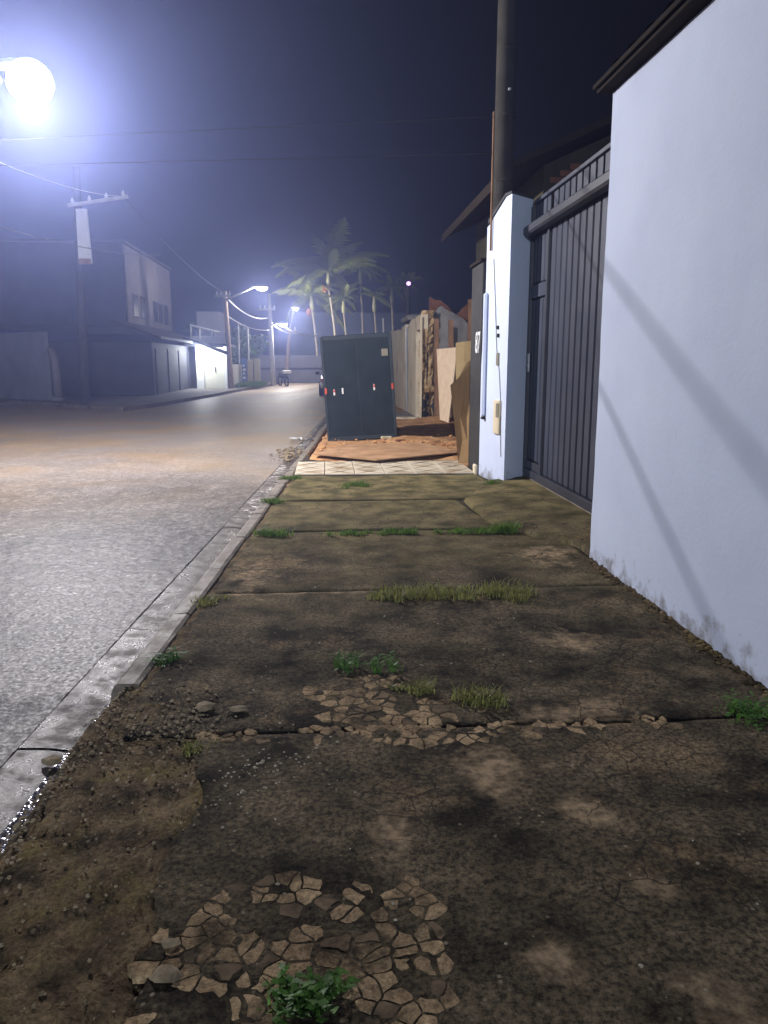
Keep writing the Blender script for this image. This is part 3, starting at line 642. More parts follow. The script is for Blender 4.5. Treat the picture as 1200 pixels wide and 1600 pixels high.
# ------------------------------------------------------------------ utility poles, lamps, cables
def pole(name, label, base, top, r0, r1, m, group='utility poles'):
    t = thing(name, label, 'utility pole', base, 0, group); v = Vector(top)-Vector(base)
    MB().tube([v*(k/6) for k in range(7)], [r0+(r1-r0)*k/6 for k in range(7)], 14).build('shaft', m, t, True); return t
rp = pole('utility_pole', 'dark utility pole rising just behind the white gate pillar', (2.25,10.05,-.05), (2.22,10.05,7.4), .145,.10, m_pole)
for z_ in (3.6, 4.35, 5.1): MB().tube([(-.01*z_/7,0,z_),(-.01*z_/7,0,z_+.04)], .152-.006*z_, 14).build('band', m_pole, rp, True)
bx('bolt', (-.01,-.155,4.62), (.02,-.12,4.65), m_metal, rp, .003)
bx('crossarm', (-.75,-.17,6.3), (.75,-.11,6.4), m_wood, rp)

LAMP = at(40, 140, 10.5)
sl = thing('street_lamp', 'glaring white street lamp high over the road', 'street lamp', (-7.1, 10.4, -.1), 0, 'street lamps')
SO = Vector((-7.1, 10.4, -.1)); lp = LAMP-SO
MB().tube([(0,0,0),(0,0,2.5),(0,0,5.6)], [.14,.12,.09], 14).build('shaft', m_pole, sl, True)
MB().tube([(0,0,4.35),(lp.x*.3,lp.y*.3,4.62),(lp.x*.7,lp.y*.7,4.80),(lp.x-.28,lp.y,lp.z+.10)], .03, 10).build('arm', m_metal, sl, True)
hd = thing_head = MB()
for k in range(9):
    pass
def headmesh(c, sc=1.0, d=Vector((1,0,0))):
    # flattened cobra-head housing, open below, and a shallow bowl lens
    mbh = MB(); mbl = MB(); s_ = d.cross(Vector((0,0,1)))
    prof_ = [(-.42,.05),(-.36,.08),(-.2,.12),(.0,.15),(.2,.14),(.32,.10),(.38,.03)]
    def hf(i, j):
        a = math.pi*i/10; l, w_ = prof_[j]; return c+sc*(d*l+s_*(w_*math.cos(a)*1.15)+Vector((0,0,.035+w_*.75*math.sin(a))))
    mbh.grid(11, 7, hf); mbh.add([hf(0,j) for j in range(7)]+[hf(10,j) for j in range(7)], [(j,j+1,8+j,7+j) for j in range(6)])
    def lf(i, j):
        a = 2*math.pi*i/16; b = math.pi/2*j/5; return c+sc*(d*(.05+.27*math.cos(b)*math.cos(a))+s_*(.165*math.cos(b)*math.sin(a))+Vector((0,0,.03-.15*math.sin(b))))
    mbl.grid(17, 6, lf); return mbh, mbl
h_, _l = headmesh(lp+Vector((-.12,0,.22)), .85)
l_ = MB().grid(25, 13, lambda i, j: lp+Vector((.06,0,.08))+Vector((.27*math.sin(math.pi*j/12)*math.cos(math.pi*i/12), .27*math.sin(math.pi*j/12)*math.sin(math.pi*i/12), -.26*math.cos(math.pi*j/12))))
h_.build('housing', m_metal, sl, True); l_.build('lens', m_glow, sl, True)
def plight(name, loc, W_, r, col, parent=None):
    d = bpy.data.lights.new(name, 'POINT'); d.energy = W_; d.shadow_soft_size = r; d.color = col
    o = bpy.data.objects.new(name, d); S.collection.objects.link(o); o.location = loc
    if parent: o.parent = parent
    return o
plight('lamp_light', lp+Vector((.06,0,-.225)), MAIN_LAMP_W, .022, (1,.965,.98), sl)

BL = Vector((-6.9, -21.5, -.1))
fill_lamp = thing('street_lamp', 'added fill lamp behind the viewer, unseen', 'street lamp', BL, 0, 'street lamps')
MB().tube([(0,0,0),(0,0,2.5),(0,0,6.2)], [.14,.12,.09], 14).build('shaft', m_pole, fill_lamp, True)
MB().tube([(0,0,5.3),(1.0,0,5.6),(2.4,0,5.8),(3.2,0,5.72)], .03, 10).build('arm', m_metal, fill_lamp, True)
h_, l_ = headmesh(Vector((3.5,0,5.62)), 1.25); h_.build('housing', m_metal, fill_lamp, True); l_.build('lens', m_glow, fill_lamp, True)
plight('lamp_light', Vector((3.55,0,5.4)), MAIN_LAMP_W*4.4, .05, (.82,.92,1), fill_lamp)  # added unseen fill light, brightens faces turned to the camera
def sagline(a, b, sag, n=16): 
    a, b = Vector(a), Vector(b); return [a.lerp(b, k/n)+Vector((0,0,-sag*4*(k/n)*(1-k/n))) for k in range(n+1)]
def cable(label, a, b, sag, r=.012, m=None, n=16):
    return tag(MB().tube(sagline(a, b, sag, n), r, 6).build('overhead_cable', m or m_wire), label, 'cable', 'overhead cables')
MB().tube([Vector((1.885,9.02,2.6))-PL, Vector((1.885,9.02,4.06))-PL], .013, 8).build('service_mast', m_wood, pl)
cable('upper thin black cable crossing the street to the mast on the gate pillar', (1.87,9.02,4.01), (-7.0,9.25,3.5), .0, .0042)
cable('lower thin black cable crossing the street to the mast on the gate pillar', (1.87,9.02,3.63), (-7.0,8.75,3.2), .0, .0042)

# corner pole with white panel
cb = at(133, 634, 26); cb.z = -.02; ctop = at(119, 262, 26)
cp = pole('utility_pole', 'corner utility pole with white panel and crossarm at the far left kerb', cb, ctop, .15, .11, m_pole); CV = ctop-cb
def cpt(px, py): return at(px, py, 25.8)-cb
a, b = cpt(121,326), cpt(133,411)
mm = MB(); q = [cpt(118,326), cpt(135,326), cpt(143,411), cpt(123,411)]
mm.add([Vector(p) for p in q]+[Vector(p)+Vector((0,.12,0)) for p in q], [(3,2,1,0),(4,5,6,7),(0,1,5,4),(1,2,6,5),(2,3,7,6),(3,0,4,7)]); wp = mm.build('white_panel', m_pwhite, cp)
mm = MB(); q = [cpt(123,404), cpt(141.5,404), cpt(143,413), cpt(123,413)]
q = [p-Vector((0,.02,0)) for p in q]; mm.add([Vector(p) for p in q]+[Vector(p)+Vector((0,.015,0)) for p in q], [(3,2,1,0),(4,5,6,7),(0,1,5,4),(1,2,6,5),(2,3,7,6),(3,0,4,7)]); mm.build('panel_foot', m_wood, wp)
a, b = cpt(106,321), cpt(200,307); MB().tube([a, b], .06, 8).build('crossarm', m_polel, cp)
for k in range(4):
    p = a.lerp(b, .08+.28*k); MB().tube([p, p+Vector((0,0,.1)), p+Vector((0,0,.2))], [.03,.06,.02], 8).build('insulator', m_pwhite, cp)

p1b = Vector((-5.05, 42, -.1)); p1t = at(351, 455, 42)
wpole = pole('utility_pole', 'leaning timber pole on the far left pavement beside the floodlit house', p1b, p1t, .16, .11, m_polew)
p2b = Vector((-3.35, 50, -.1)); p2t = at(420, 459, 50)
cpole = pole('utility_pole', 'pale concrete pole further down the street, left of the palms', p2b, p2t, .17, .11, m_polel)
p3b = Vector((-2.9, 56.3, -.1)); p3t = at(452.5, 512, 56.3)
fpole = pole('utility_pole', 'farthest timber pole standing before the grey end wall', p3b, p3t, .15, .10, m_polew)
for pb_, pt_, w_, dz_, nm in ((p1b, p1t, .5, -.3, wpole), (p2b, p2t, .65, -1.0, cpole), (p3b, p3t, .8, -.25, fpole)):
    v = pt_-pb_; MB().box((v.x-w_, v.y-.16, v.z+dz_), (v.x+w_*.6, v.y-.10, v.z+dz_+.1)).build('crossarm', m_polel, nm)
    for k in range(4):
        q = Vector((v.x-w_+.1+k*w_*.45, v.y-.13, v.z+dz_+.1)); MB().tube([q, q+Vector((0,0,.18))], .04, 6).build('insulator', m_pwhite, nm)
def farlamp(label, pp, start, px, py, Y, W_, col, sc=1.2):
    lpos = at(px, py, Y); t = thing('street_lamp', label, 'street lamp', start, 0, 'street lamps'); v = lpos-Vector(start)
    d = Vector((v.x, v.y, 0)).normalized() if abs(v.x)+abs(v.y) > .05 else Vector((1,0,0))
    MB().tube([(0,0,0), v*.5+Vector((0,0,.1)), v-d*.3+Vector((0,0,.06))], .05, 8).build('arm', m_metal, t, True)
    h_, l_ = headmesh(v, sc, d); h_.build('housing', m_metal, t, True); l_.build('lens', m_glow2, t, True)
    plight('lamp_light', v+Vector((0,0,-.42)), W_, .1, col, t)
farlamp('lit street lamp on a raised arm of the leaning timber pole', p1b, p1t+Vector((.05,-.2,-.45)), 407, 450, 42.5, 800, (1,.95,.9))
farlamp('lit street lamp on the pale concrete pole, lowest of the far lamps', p2b, p2t+Vector((.1,-.2,-1.9)), 441, 507, 50.5, 750, (1,.95,.92))
farlamp('lit street lamp above the farthest pole, nearest the palms', p3b, p3t+Vector((0,-.15,-.1)), 461, 482, 57, 1500, (1,.93,.82))
def w3(t, dx=0, dz=0): return Vector(t)+Vector((dx,-.13,dz))
cable('pale cable from the timber pole to the concrete pole', w3(p1t,.2,-.45), w3(p2t,-.1,-1.45), .35, .035, m_wirel)
cable('lower thin cable from the timber pole to the concrete pole', w3(p1t,.1,-1.25), w3(p2t,0,-2.2), .25, .02, m_wirel)
cable('pale cable from the concrete pole to the farthest pole', w3(p2t,.1,-1.75), at(468,520,57), .3, .03, m_wirel)
cable('pale cable running on from the far lamp towards the palms', at(446,510,50.4), at(500,524,57), .25, .05, m_wirel)
cable('upper cable from the left edge to the corner pole crossarm', at(-60,228,12), cpt(185,306)+cb, .15, .008, m_wirel)
cable('cable from the corner pole crossarm to the timber pole', cpt(195,309)+cb, w3(p1t,0,-.1), .3, .008, m_wire)
cable('lower cable passing behind the white panel of the corner pole', at(-60,338,14), at(250,398,34), .2, .012, m_wire)

# ------------------------------------------------------------------ far left block
lp_ = [(-6.3,24.3),(-5.75,27.2),(-4.9,36),(-4.55,41),(-3.5,50.5),(-3.3,56),(-40,56),(-40,55),(-12.0,29.7)]
fp = MB().prism(lp_, -.25, 0).build('pavement', m_leftpave); struct(fp)
def kerbrun(pts, m):
    for a, b in zip(pts, pts[1:]):
        a, b = Vector((*a,0)), Vector((*b,0)); n = max(1, int((b-a).length/1.5))
        for k in range(n):
            p, q = a.lerp(b, k/n), a.lerp(b, (k+1)/n); d = (q-p).normalized(); s_ = Vector((d.y,-d.x,0))*.06
            p, q = p+d*.01, q-d*.01
            MB().prism([p-s_, q-s_, q+s_, p+s_], -.24, .012).build('kerbstone', m, fp)
kerbrun([(-12.0,29.7),(-6.3,24.3),(-5.75,27.2),(-4.9,36),(-4.55,41),(-3.5,50.5)], m_kerb)
def wallrun(name, label, a, b, h, th, m, cap_m=None, cat='wall'):
    a, b = Vector((*a,0)), Vector((*b,0)); d = (b-a); L_ = d.length; t = thing(name, label, cat, a, math.atan2(d.y, d.x))
    bx('wall_panel', (0,-th/2,-.1), (L_,th/2,h), m, t, .01)
    if cap_m: bx('coping', (-.03,-th/2-.03,h+.002), (L_+.03,th/2+.03,h+.07), cap_m, t, .01)
    return t
wallrun('boundary_wall', 'plain grey boundary wall at the left edge beyond the side street', (-15.5,33.2), (-10.1,29.3), 2.45, .2, m_grey)
gp_ = thing('gate_post', 'pale round-topped gate post beside the grey boundary wall', 'gate post', (-9.55,28.9,0))
MB().tube([(-.12,0,0),(-.14,0,.9),(-.17,0,1.45),(-.24,0,1.75),(-.34,0,1.86)], [.15,.15,.145,.13,.08], 10).build('shaft', m_beige, gp_, True); bx('foot', (-.3,-.18,0), (.06,.18,.12), m_grey, gp_)
lb2 = thing('corner_building', 'two storey block with beige upper front, shade-coloured side and dark ground floor', 'building', (-9,37,0))
bx('upper_storey', (-7,0,3.0), (-.06,10.4,6.65), m_dwall, lb2, .02); bx('facade', (-.058,.05,3.02), (0,10.35,6.6), m_beige, lb2, .01); bx('parapet', (-7.06,-.06,6.653), (.06,10.46,6.78), m_dwall, lb2, .01)  # side walls darker than the street facade: lamplight kept in the colours
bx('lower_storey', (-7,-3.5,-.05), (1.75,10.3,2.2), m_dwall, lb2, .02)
for k, y_ in enumerate((1.0, 2.6, 5.4, 6.7, 8.1)):
    w_ = bx('window', (-.02,y_,3.45), (.035,y_+.95,4.55), m_dwall, lb2); bx('pane', (.03,y_+.06,3.52), (.042,y_+.45,4.48), m_win, w_, .002); bx('pane', (.03,y_+.50,3.52), (.042,y_+.89,4.48), m_win, w_, .002)
mb = MB(); q = [(0.0,-3.6,3.1),(2.1,-3.6,2.35),(2.1,10.5,2.35),(0.0,10.5,3.1)]
mb.add([Vector(p) for p in q]+[Vector(p)+Vector((0,0,.07)) for p in q], [(0,1,2,3),(7,6,5,4),(0,4,5,1),(1,5,6,2),(2,6,7,3),(3,7,4,0)]); aw = mb.build('awning', m_dwall, lb2); bx('gutter_edge', (2.1,-3.6,2.33), (2.17,10.5,2.44), m_grey, aw, .01)
for k in range(5):
    y_ = -3.0+2.6*k; d_ = bx('shutter', (1.74,y_,0), (1.79,y_+2.0,1.95), m_dwall, lb2)
    for j in range(7): bx('shutter_slat', (1.788,y_+.03,.12+.26*j), (1.80,y_+1.97,.30+.26*j), m_dwall, d_, .003)
bx('sign_light', (1.76,8.3,1.2), (1.84,8.5,1.5), m_pwhite, lb2)

fh = thing('floodlit_house', 'small house front with brightly lit white pillar and balcony', 'house', (-6.95,42,0)); FO = Vector((-6.95,42,0))
def f_at(px, py, Y=42): return at(px, py, Y)-FO
a = f_at(309,608); b = f_at(322,543)
bx('pillar', (f_at(309,600).x,-.3,-.05), (f_at(321,600).x,.1,2.35), m_pwhite, fh, .02)
x0, x1 = f_at(321,600).x, f_at(352,600).x
bx('front_wall', (x0+.003,-.05,-.05), (x1,.15,2.15), m_hwall, fh, .01); bx('white_post', (x1+.003,-.25,-.05), (x1+.16,.1,2.2), m_pwhite, fh, .01)
gd = bx('garage_door', (x0+.12,-.09,0), (x0+1.0,-.052,1.62), m_hwall, fh, .005); bx('handle', (x0+.55,-.13,.85), (x0+.6,-.092,1.15), m_dark, gd); bx('lintel', (x0+.05,-.16,1.65), (x0+1.1,-.053,1.9), m_pwhite, fh)
sb_ = MB(); q = [f_at(285,528,41), f_at(356,552,41.5)]
MB().tube([q[0], q[1]], .09, 8).build('canopy_edge', m_dwall, fh)
bx('canopy', (q[0].x,-.6,2.2), (x1+.2,4,2.33), m_dwall, fh, .01)
bx('balcony_wall', (q[0].x+.1,.6,2.335), (x1+.1,.75,2.75), m_pwhite, fh, .01); bx('balcony_wall', (x1-.5,.0,2.335), (x1+.1,.598,2.95), m_pwhite, fh, .01)
MB().tube([f_at(297,508,42.2), f_at(350,521,42.2)], .05, 8).build('railing', m_pwhite, fh)
for px in (298, 312, 331): MB().tube([f_at(px,510+(px-297)*.25,42.3), f_at(px,532,42.3)], .045, 6).build('baluster', m_pwhite, fh)
bx('upper_block', (q[0].x-.2,5,2.0), (q[0].x+1.15,8,4.3), m_grey, fh, .02)
bx('flood_lamp', (x0-.02,-.62,2.05), (x0+.16,-.5,2.17), m_glow2, fh, .01)
plight('flood_light', (x0+.0,-.8,1.95), 420, .06, (.95,1,.98), fh)
wallrun('boundary_wall', 'low beige wall right of the timber pole', (-5.5,44), (-5.35,49.5), 1.25, .2, m_hwall)
bg_ = thing('blue_gate', 'narrow blue gate with white markings in the far low wall', 'gate', (-5.3,49.5,0)); bx('leaf', (0,0,0), (.35,.06,1.6), m_blue, bg_)
for k, (z0, w_) in enumerate(((.35,.16),(.62,.12),(.85,.18),(1.1,.1))): bx('marking', (.1,-.012,z0), (.1+w_,-.002,z0+.14), m_pwhite, bg_, .002)
wallrun('fence_panel', 'left one of two yellowish panels at the end of the low wall', (-4.93,49.8), (-4.6,49.8), 1.55, .08, m_yel, None, 'fence panel'); wallrun('fence_panel', 'right one of two yellowish panels at the end of the low wall', (-4.53,49.85), (-4.15,49.85), 1.6, .08, m_yel, None, 'fence panel')
for (px, yb, yt, lab, arm) in ((373, 573, 505, 'thin white lamp post rising behind the low beige wall', 0), (388, 575, 514, 'thin post with curved top behind the blue gate', 1)):
    b_ = at(px+1, yb, 50); t_ = at(px-1, yt, 50); b_.z = 0; t = thing('thin_post', lab, 'post', b_); v = t_-b_
    pts = [(0,0,0), tuple(v)] if not arm else [(0,0,0), tuple(v), tuple(v+Vector((-.15,0,.2))), tuple(v+Vector((-.5,0,.25)))]
    MB().tube(pts, .05, 8).build('shaft', m_polel, t); bx('cap', (v.x-.07,v.y-.07,v.z+.002), (v.x+.07,v.y+.07,v.z+.06), m_polel, t)
# end wall and warehouse
ew = wallrun('end_wall', 'grey rendered wall closing the far end of the street', (-5.0,57.3), (14,57.3), 1.85, .2, m_grey, None)
bx('painted_band', (0,-.115,.85), (19,-.102,1.0), m_dwall, ew)
wallrun('end_wall', 'dark wall left of the far concrete pole', (-16,57.4), (-5.2,57.4), 2.0, .2, m_dwall)
ws = thing('warehouse', 'long blue-grey clad warehouse behind the palms', 'warehouse', (-3.2,70,0)); bx('wall', (0,0,-.1), (22,9,5.55), m_ware, ws, .02); bx('roof_edge', (-.1,-.08,5.553), (22.1,9.1,5.7), m_ware, ws)
for k in range(22): bx('cladding_rib', (.4+k,-.05,0), (.5+k,-.002,5.5), m_ware, ws, .005)
# grass bank at far left kerb
def blades(mb, n, pos, h, w, lean=.5):
    for _ in range(n):
        x, y, z = pos(); a = random.uniform(0, 2*math.pi); hh = h*random.uniform(.45, 1.1); l = lean*hh*random.uniform(.3, 1.3)
        dx, dy = math.cos(a), math.sin(a); sx, sy = -dy*w*random.uniform(.6,1.2), dx*w*random.uniform(.6,1.2)
        mb.add([(x-sx,y-sy,z),(x+sx,y+sy,z),(x+dx*l*.35+sx*.8,y+dy*l*.35+sy*.8,z+hh*.6),(x+dx*l*.35-sx*.8,y+dy*l*.35-sy*.8,z+hh*.6),(x+dx*l,y+dy*l,z+hh*.9)], [(0,1,2,3),(3,2,4)])
mb = MB(); blades(mb, 1800, lambda: (random.uniform(-5.1,-3.7), random.uniform(43.5,50), 0), .28, .02)
struct(mb.build('grass', m_grass), 'rough grass along the far left kerb', 'stuff')

# ------------------------------------------------------------------ trees and palms
def frondmesh():
    mb = MB(); n = 22
    def rc(t): return Vector((2.0*t, 0, 1.0*t-1.55*t*t))
    mb.tube([rc(k/8) for k in range(9)], [.045-.04*k/8 for k in range(9)], 5)
    for k in range(2, n+1):
        t = k/n; p = rc(t); ln = .62*math.sin(math.pi*(.12+.83*t))
        for s_ in (-1, 1):
            d = Vector((.45, s_*.8, -.35-.3*random.random())).normalized()*ln*random.uniform(.85,1.1); w_ = Vector((.05,0,.01))
            mb.add([p-w_, p+w_, p+d*.6+w_*.8+Vector((0,0,-.04)), p+d+Vector((0,0,-.18*ln))], [(0,1,2),(0,2,3)])
    me = bpy.data.meshes.new('frond'); me.from_pydata(mb.v, [], mb.f); me.materials.append(m_palm); return me
FR = frondmesh()
def palm(label, base, top, sc, fruit=False, nf=15):
    t = thing('palm_tree', label, 'palm tree', base, 0, 'palms at the end of the street'); v = Vector(top)-Vector(base)
    MB().tube([v*(k/8)+Vector((.12*math.sin(k/8*math.pi),0,0)) for k in range(9)], [.115-.04*k/8 for k in range(9)], 10).build('trunk', m_palmt, t, True)
    MB().tube([v*.98, v+Vector((0,0,.25)), v+Vector((0,0,.75)), v+Vector((0,0,1.15))], [.13,.17,.12,.06], 10).build('crownshaft', m_shaft, t, True)
    for k in range(nf):
        f = bpy.data.objects.new('frond', FR); S.collection.objects.link(f); f.parent = t; f.location = v+Vector((0,0,.95))
        f.rotation_euler = (random.uniform(-.3,.3), R(random.choice((-55,-35,-15,10,25)))+random.uniform(-.15,.15), k*2.399); f.scale = (sc*random.uniform(.8,1.1),)*3
    if fruit:
        mb = MB()
        for _ in range(40): mb.ico((random.gauss(v.x-.25,.09), v.y-.2+random.gauss(0,.06), v.z-.25+random.gauss(0,.10)), .08)
        mb.build('fruit_cluster', m_palmo, t)
PD = 60
for (tx, ty, bx_, lab, sc, fru) in ((487,482,497,'lamplit palm nearest the far street lamps, leaning left',1.6,True),(513,446,529,'tallest lamplit palm with pale trunk above the container left edge',2.0,True),(537,487,542,'dark slender palm between the two pale trunks',.8,False),(563,440,566,'upright palm with bright pale trunk above the container',1.0,False),(585,485,588,'short palm right of the bright upright trunk',.7,False),(612,470,612,'unlit palm above the container right edge',.65,False),(636,462,634,'dark palm rising above the ruined house roof',.65,False)):
    d_ = PD+random.uniform(-1.5,3); b_ = at(bx_, 592, d_); b_.z = -.1; palm(lab, b_, at(tx, ty, d_), sc, fru)
o = tag(MB().tube([at(600,530,61), at(599,497,61)], .08, 8).build('thin_pole', m_polel), 'thin pale pole between the palms above the container', 'pole')
vl = thing('mast', 'slim mast with small violet light above the ruined house', 'mast', Vector((at(638,600,48).x, 48, 0))); tp = at(638,446,48)-Vector((at(638,600,48).x, 48, 0))
MB().tube([(0,0,0), tuple(tp)], .12, 8).build('shaft', m_pole, vl); MB().ico(tuple(tp+Vector((0,-.15,.1))), .13, (1,1,1), 0).build('indicator_light', m_glowp, vl)
def tree(label, base, h, r, n):
    t = thing('leafy_tree', label, 'tree', base); mbt = MB()
    mbt.tube([(0,0,0),(.1,0,h*.35),(0,.1,h*.7)], [.16,.12,.05], 8)
    for k in range(6):
        a = k*1.05; mbt.tube([(.08,0,h*.35),(math.cos(a)*r*.4,math.sin(a)*r*.4,h*.6),(math.cos(a)*r*.75,math.sin(a)*r*.75,h*.8)], [.06,.04,.015], 6)
    mbt.build('trunk', m_wood, t); mb = MB()
    cl = [(random.gauss(0,r*.45), random.gauss(0,r*.45), h*random.uniform(.4,1.0)) for _ in range(26)]
    for _ in range(n):
        c = random.choice(cl); p = Vector((random.gauss(c[0],r*.16), random.gauss(c[1],r*.16), random.gauss(c[2],r*.14)))
        u = Vector((random.uniform(-1,1),random.uniform(-1,1),random.uniform(-1,1))).normalized()*.12; w_ = u.orthogonal()*.6
        mb.add([p-u, p+w_, p+u, p-w_], [(0,1,2,3)])
    mb.build('crown', m_tree, t)
tree('bushy green tree behind the low beige wall', (-6.6,51.5,0), 3.6, 1.5, 2200); tree('dark tree behind the two yellowish panels', (-5.6,55,0), 3.0, 1.3, 1500)

# ------------------------------------------------------------------ vehicles
car = thing('parked_car', 'silver parked car mostly hidden behind the container', 'car', (.55, 34.5, -.12), 0)
sec = [(0,.35,.62),(.25,.28,.78),(1.0,.26,.92),(1.35,.25,.98),(2.0,.25,1.0),(3.2,.25,.98),(3.9,.28,.92),(4.1,.4,.75)]
mb = MB(); k = 12
def carf(i, j):
    y, z0, z1 = sec[j]; a = 2*math.pi*i/k; w_ = .84 if 0 < j < 7 else .72
    cx_, cz_ = math.copysign(abs(math.cos(a))**.45, math.cos(a)), math.copysign(abs(math.sin(a))**.45, math.sin(a)); return (w_*cx_, y, (z0+z1)/2+(z1-z0)/2*cz_)
mb.grid(k+1, len(sec), carf); mb.f += [tuple(range(k)), tuple(range((len(sec)-1)*(k+1), (len(sec)-1)*(k+1)+k))[::-1]]; mb.build('body', m_carw, car, True)
mb = MB(); mb.add([(-.76,.75,.9),(.76,.75,.9),(.76,3.4,.9),(-.76,3.4,.9),(-.58,1.3,1.42),(.58,1.3,1.42),(.58,2.6,1.44),(-.58,2.6,1.44)], [(4,5,6,7),(0,1,5,4),(1,2,6,5),(2,3,7,6),(3,0,4,7)]); cab = mb.build('cabin', m_carw, car)
MB().add([(-.66,.86,.98),(.66,.86,.98),(.54,1.25,1.37),(-.54,1.25,1.37)], [(0,1,2,3)]).build('rear_window', m_win, cab).location.y = -.012
for s_ in (-1,1): MB().add([(s_*.765,1.1,.98),(s_*.765,3.1,.98),(s_*.62,2.55,1.38),(s_*.62,1.4,1.38)], [(0,1,2,3)]).build('side_window', m_win, cab).location.x = s_*.012
for s_ in (-1,1):
    bx('tail_light', (s_*.68-.1,-.03,.62), (s_*.68+.1,.06,.78), m_red, car, .02); bx('mirror', (s_*.95-.1,2.75,.92), (s_*.95+.1,2.9,1.06), m_black, car, .03)
    for y_ in (.8, 3.2):
        wl = MB().tube([(s_*.66,y_,.31),(s_*.87,y_,.31)], .31, 20).build('wheel', m_black, car); MB().tube([(s_*.872,y_,.31),(s_*.885,y_,.31)], .19, 14).build('rim', m_metal, wl)
mc = thing('motorcycle', 'dark motorcycle with pale seat box parked at the far left kerb', 'motorcycle', (-2.75, 50.6, -.12), R(25))
for y_ in (-.55, .6):
    wl = MB(); ring = [Vector((0, y_+.3*math.cos(a), .3+.3*math.sin(a))) for a in [2*math.pi*i/18 for i in range(19)]]; wl.tube(ring, .06, 6, False); ww = wl.build('wheel', m_black, mc); MB().tube([(-.05,y_,.3),(.05,y_,.3)], .08, 8).build('hub', m_metal, ww)
MB().tube([(0,-.45,.55),(0,-.1,.62),(0,.25,.72),(0,.45,.62)], [.13,.2,.22,.1], 10).build('body', m_black, mc, True); MB().tube([(0,-.75,.78),(0,-.3,.80),(0,.05,.76)], [.08,.14,.1], 10).build('seat', m_black, mc, True)
bx('seat_box', (-.24,-.85,.78), (.24,-.40,1.0), m_pwhite, mc, .05); MB().tube([(0,.6,.3),(0,.45,.85),(0,.38,1.0)], .04, 8).build('fork', m_metal, mc); MB().tube([(-.35,.3,1.02),(0,.38,1.0),(.35,.3,1.02)], .025, 8).build('handlebar', m_black, mc); MB().tube([(.14,-.7,.35),(.14,.1,.35)], .05, 8).build('exhaust', m_metal, mc)

# ------------------------------------------------------------------ weeds
def weed(label, px0, px1, py, n, h, m, spread=.05, broad=False, z=0.0, w=.0035):
    a, b = gnd(px0, py, z), gnd(px1, py, z); c = (a+b)/2; mb = MB(); half = (b-a)/2
    cl = [(random.uniform(-1,1)*half.x, random.gauss(0, spread*.7), random.uniform(.5,1.1)) for _ in range(max(5, int(n/28)))]
    for x, y, k in cl:
        m_ = n//len(cl)
        if not broad: blades(mb, m_, lambda: (x+random.gauss(0,spread*.55), y+random.gauss(0,spread*.45), -.01), h*k, w, .9)
        else:
            for _ in range(m_//2):
                p = Vector((x+random.gauss(0,spread*.6), y+random.gauss(0,spread*.5), random.uniform(.1,1)*h*k)); a_ = random.uniform(0,6.28); l = random.uniform(.009,.022)
                d = Vector((math.cos(a_),math.sin(a_),random.uniform(-.3,.5)))*l; s_ = Vector((-math.sin(a_),math.cos(a_),random.uniform(-.3,.3)))*l*.42
                mb.add([p-d*.7, p-d*.1+s_, p+d, p-d*.1-s_], [(0,1,2,3)]); mb.add([(x,y,-.01),(x+.002,y,-.01),p-d*.6], [(0,1,2)])
            blades(mb, m_//3, lambda: (x+random.gauss(0,spread*.5), y+random.gauss(0,spread*.4), -.01), h*k, w, .8)
    o = mb.build('weed_clump', m); o.location = (c.x, c.y, z+.004); return tag(o, label, 'weed', 'weeds in the pavement joints')
weed('bright leafy weed clump left of centre on the dark slab', 520, 618, 1045, 260, .075, m_broad, .035, True)
weed('olive weed clump right of the bright leafy one', 618, 668, 1078, 260, .06, m_grassd, .035)
weed('dry feathery weed clump above the long straight joint', 715, 785, 1095, 420, .075, m_grassd, .04)
weed('long yellow-green weed row across the middle joint', 590, 820, 930, 1300, .085, m_grassd, .07)
weed('dark green weed row in the mossy joint', 505, 760, 832, 900, .06, m_grass, .04)
weed('taller tuft at the right end of the mossy joint', 765, 806, 830, 320, .11, m_grass, .05)
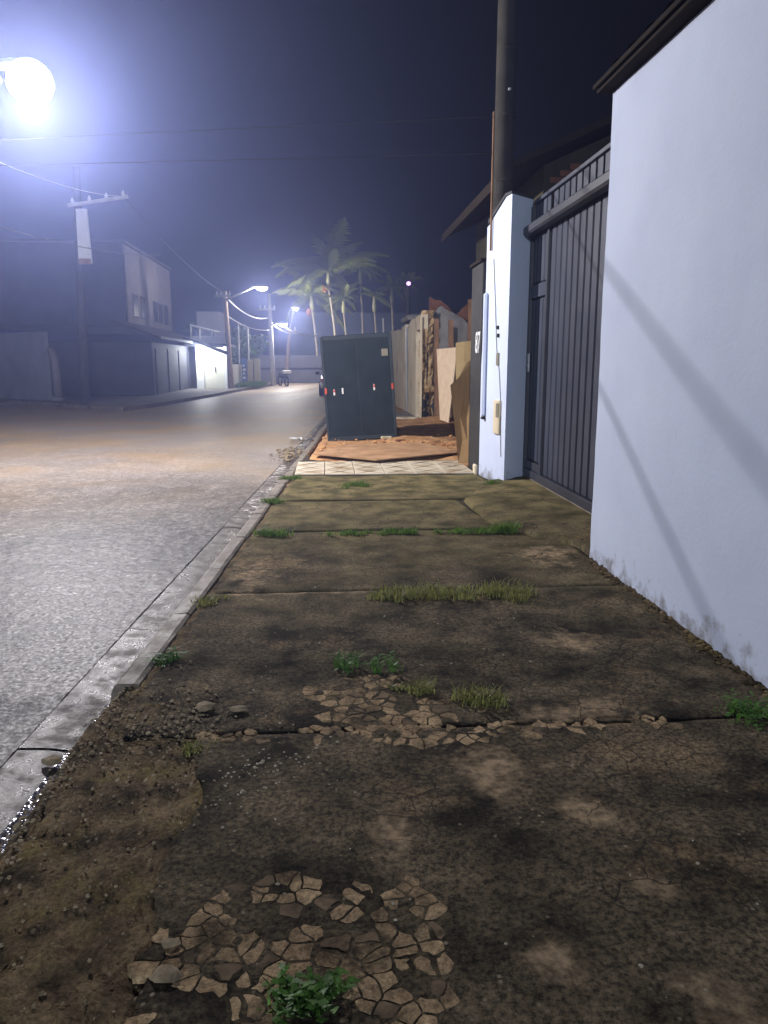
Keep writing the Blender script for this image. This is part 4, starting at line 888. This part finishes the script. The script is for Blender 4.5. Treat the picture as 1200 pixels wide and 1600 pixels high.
weed('small tuft in front of the tiled strip', 528, 580, 760, 320, .07, m_grass, .07)
weed('green tuft on the kerb edge by the mossy joint', 402, 455, 835, 320, .085, m_grass, .06)
weed('bright tuft growing at the wet kerb', 240, 272, 1040, 300, .08, m_broad, .035, True, -.03)
weed('weed clump in the cracked patch at the bottom', 435, 530, 1572, 420, .04, m_broad, .03, True)
weed('weeds at the foot of the white gate pillar', 758, 785, 760, 300, .13, m_grass, .05)
weed('dark weeds at the foot of the lavender wall', 1150, 1195, 1120, 300, .07, m_broad, .06, True)
weed('thin weeds between kerbstones near the tiles', 440, 470, 748, 320, .06, m_grass, .06)
weed('thin weeds on the kerb below the tiles', 415, 440, 785, 300, .06, m_grass, .05)
weed('sparse olive weeds beside the broken kerb', 300, 345, 940, 160, .045, m_grassd, .05)
weed('faint moss tuft on the soil verge edge', 285, 330, 1165, 160, .035, m_grassd, .04)
mb = MB(); pw = gnd(462, 687, -.1)
mb.grid(6, 5, lambda i, j: ((i-2.5)*.05+.02*nz(i,j,1.3), (j-2)*.06, .03+.05*nz(i,j,.9,3)))
o = tag(mb.build('crumpled_litter', m_pwhite), 'crumpled white litter in the gutter left of the container', 'litter'); o.location = (pw.x, pw.y, -.1)
def gd_():
    return (random.gauss(-.62,.1), random.gauss(12.6,.5), -.1)
scatter('gutter_debris', m_rubble, 120, gd_, .01, .05, 'soil and twigs gathered in the gutter')

# ------------------------------------------------------------------ haze added to give the lamp's veiling glare
hz = bpy.data.materials.new('glare_haze'); hz.use_nodes = True; t = hz.node_tree; t.nodes.remove(t.nodes['Principled BSDF'])
pv_ = t.nodes.new('ShaderNodeVolumePrincipled'); pv_.inputs['Color'].default_value = (.42,.50,1,1); pv_.inputs['Density'].default_value = HAZE_DENSITY; pv_.inputs['Anisotropy'].default_value = .78
t.links.new(pv_.outputs[0], t.nodes['Material Output'].inputs['Volume'])
o = MB().box((-61,-21,-1.4), (61,112,13)).build('haze', hz); o['kind'] = 'stuff'; o['label'] = 'thin haze added for the veiling glare of the street lamps'
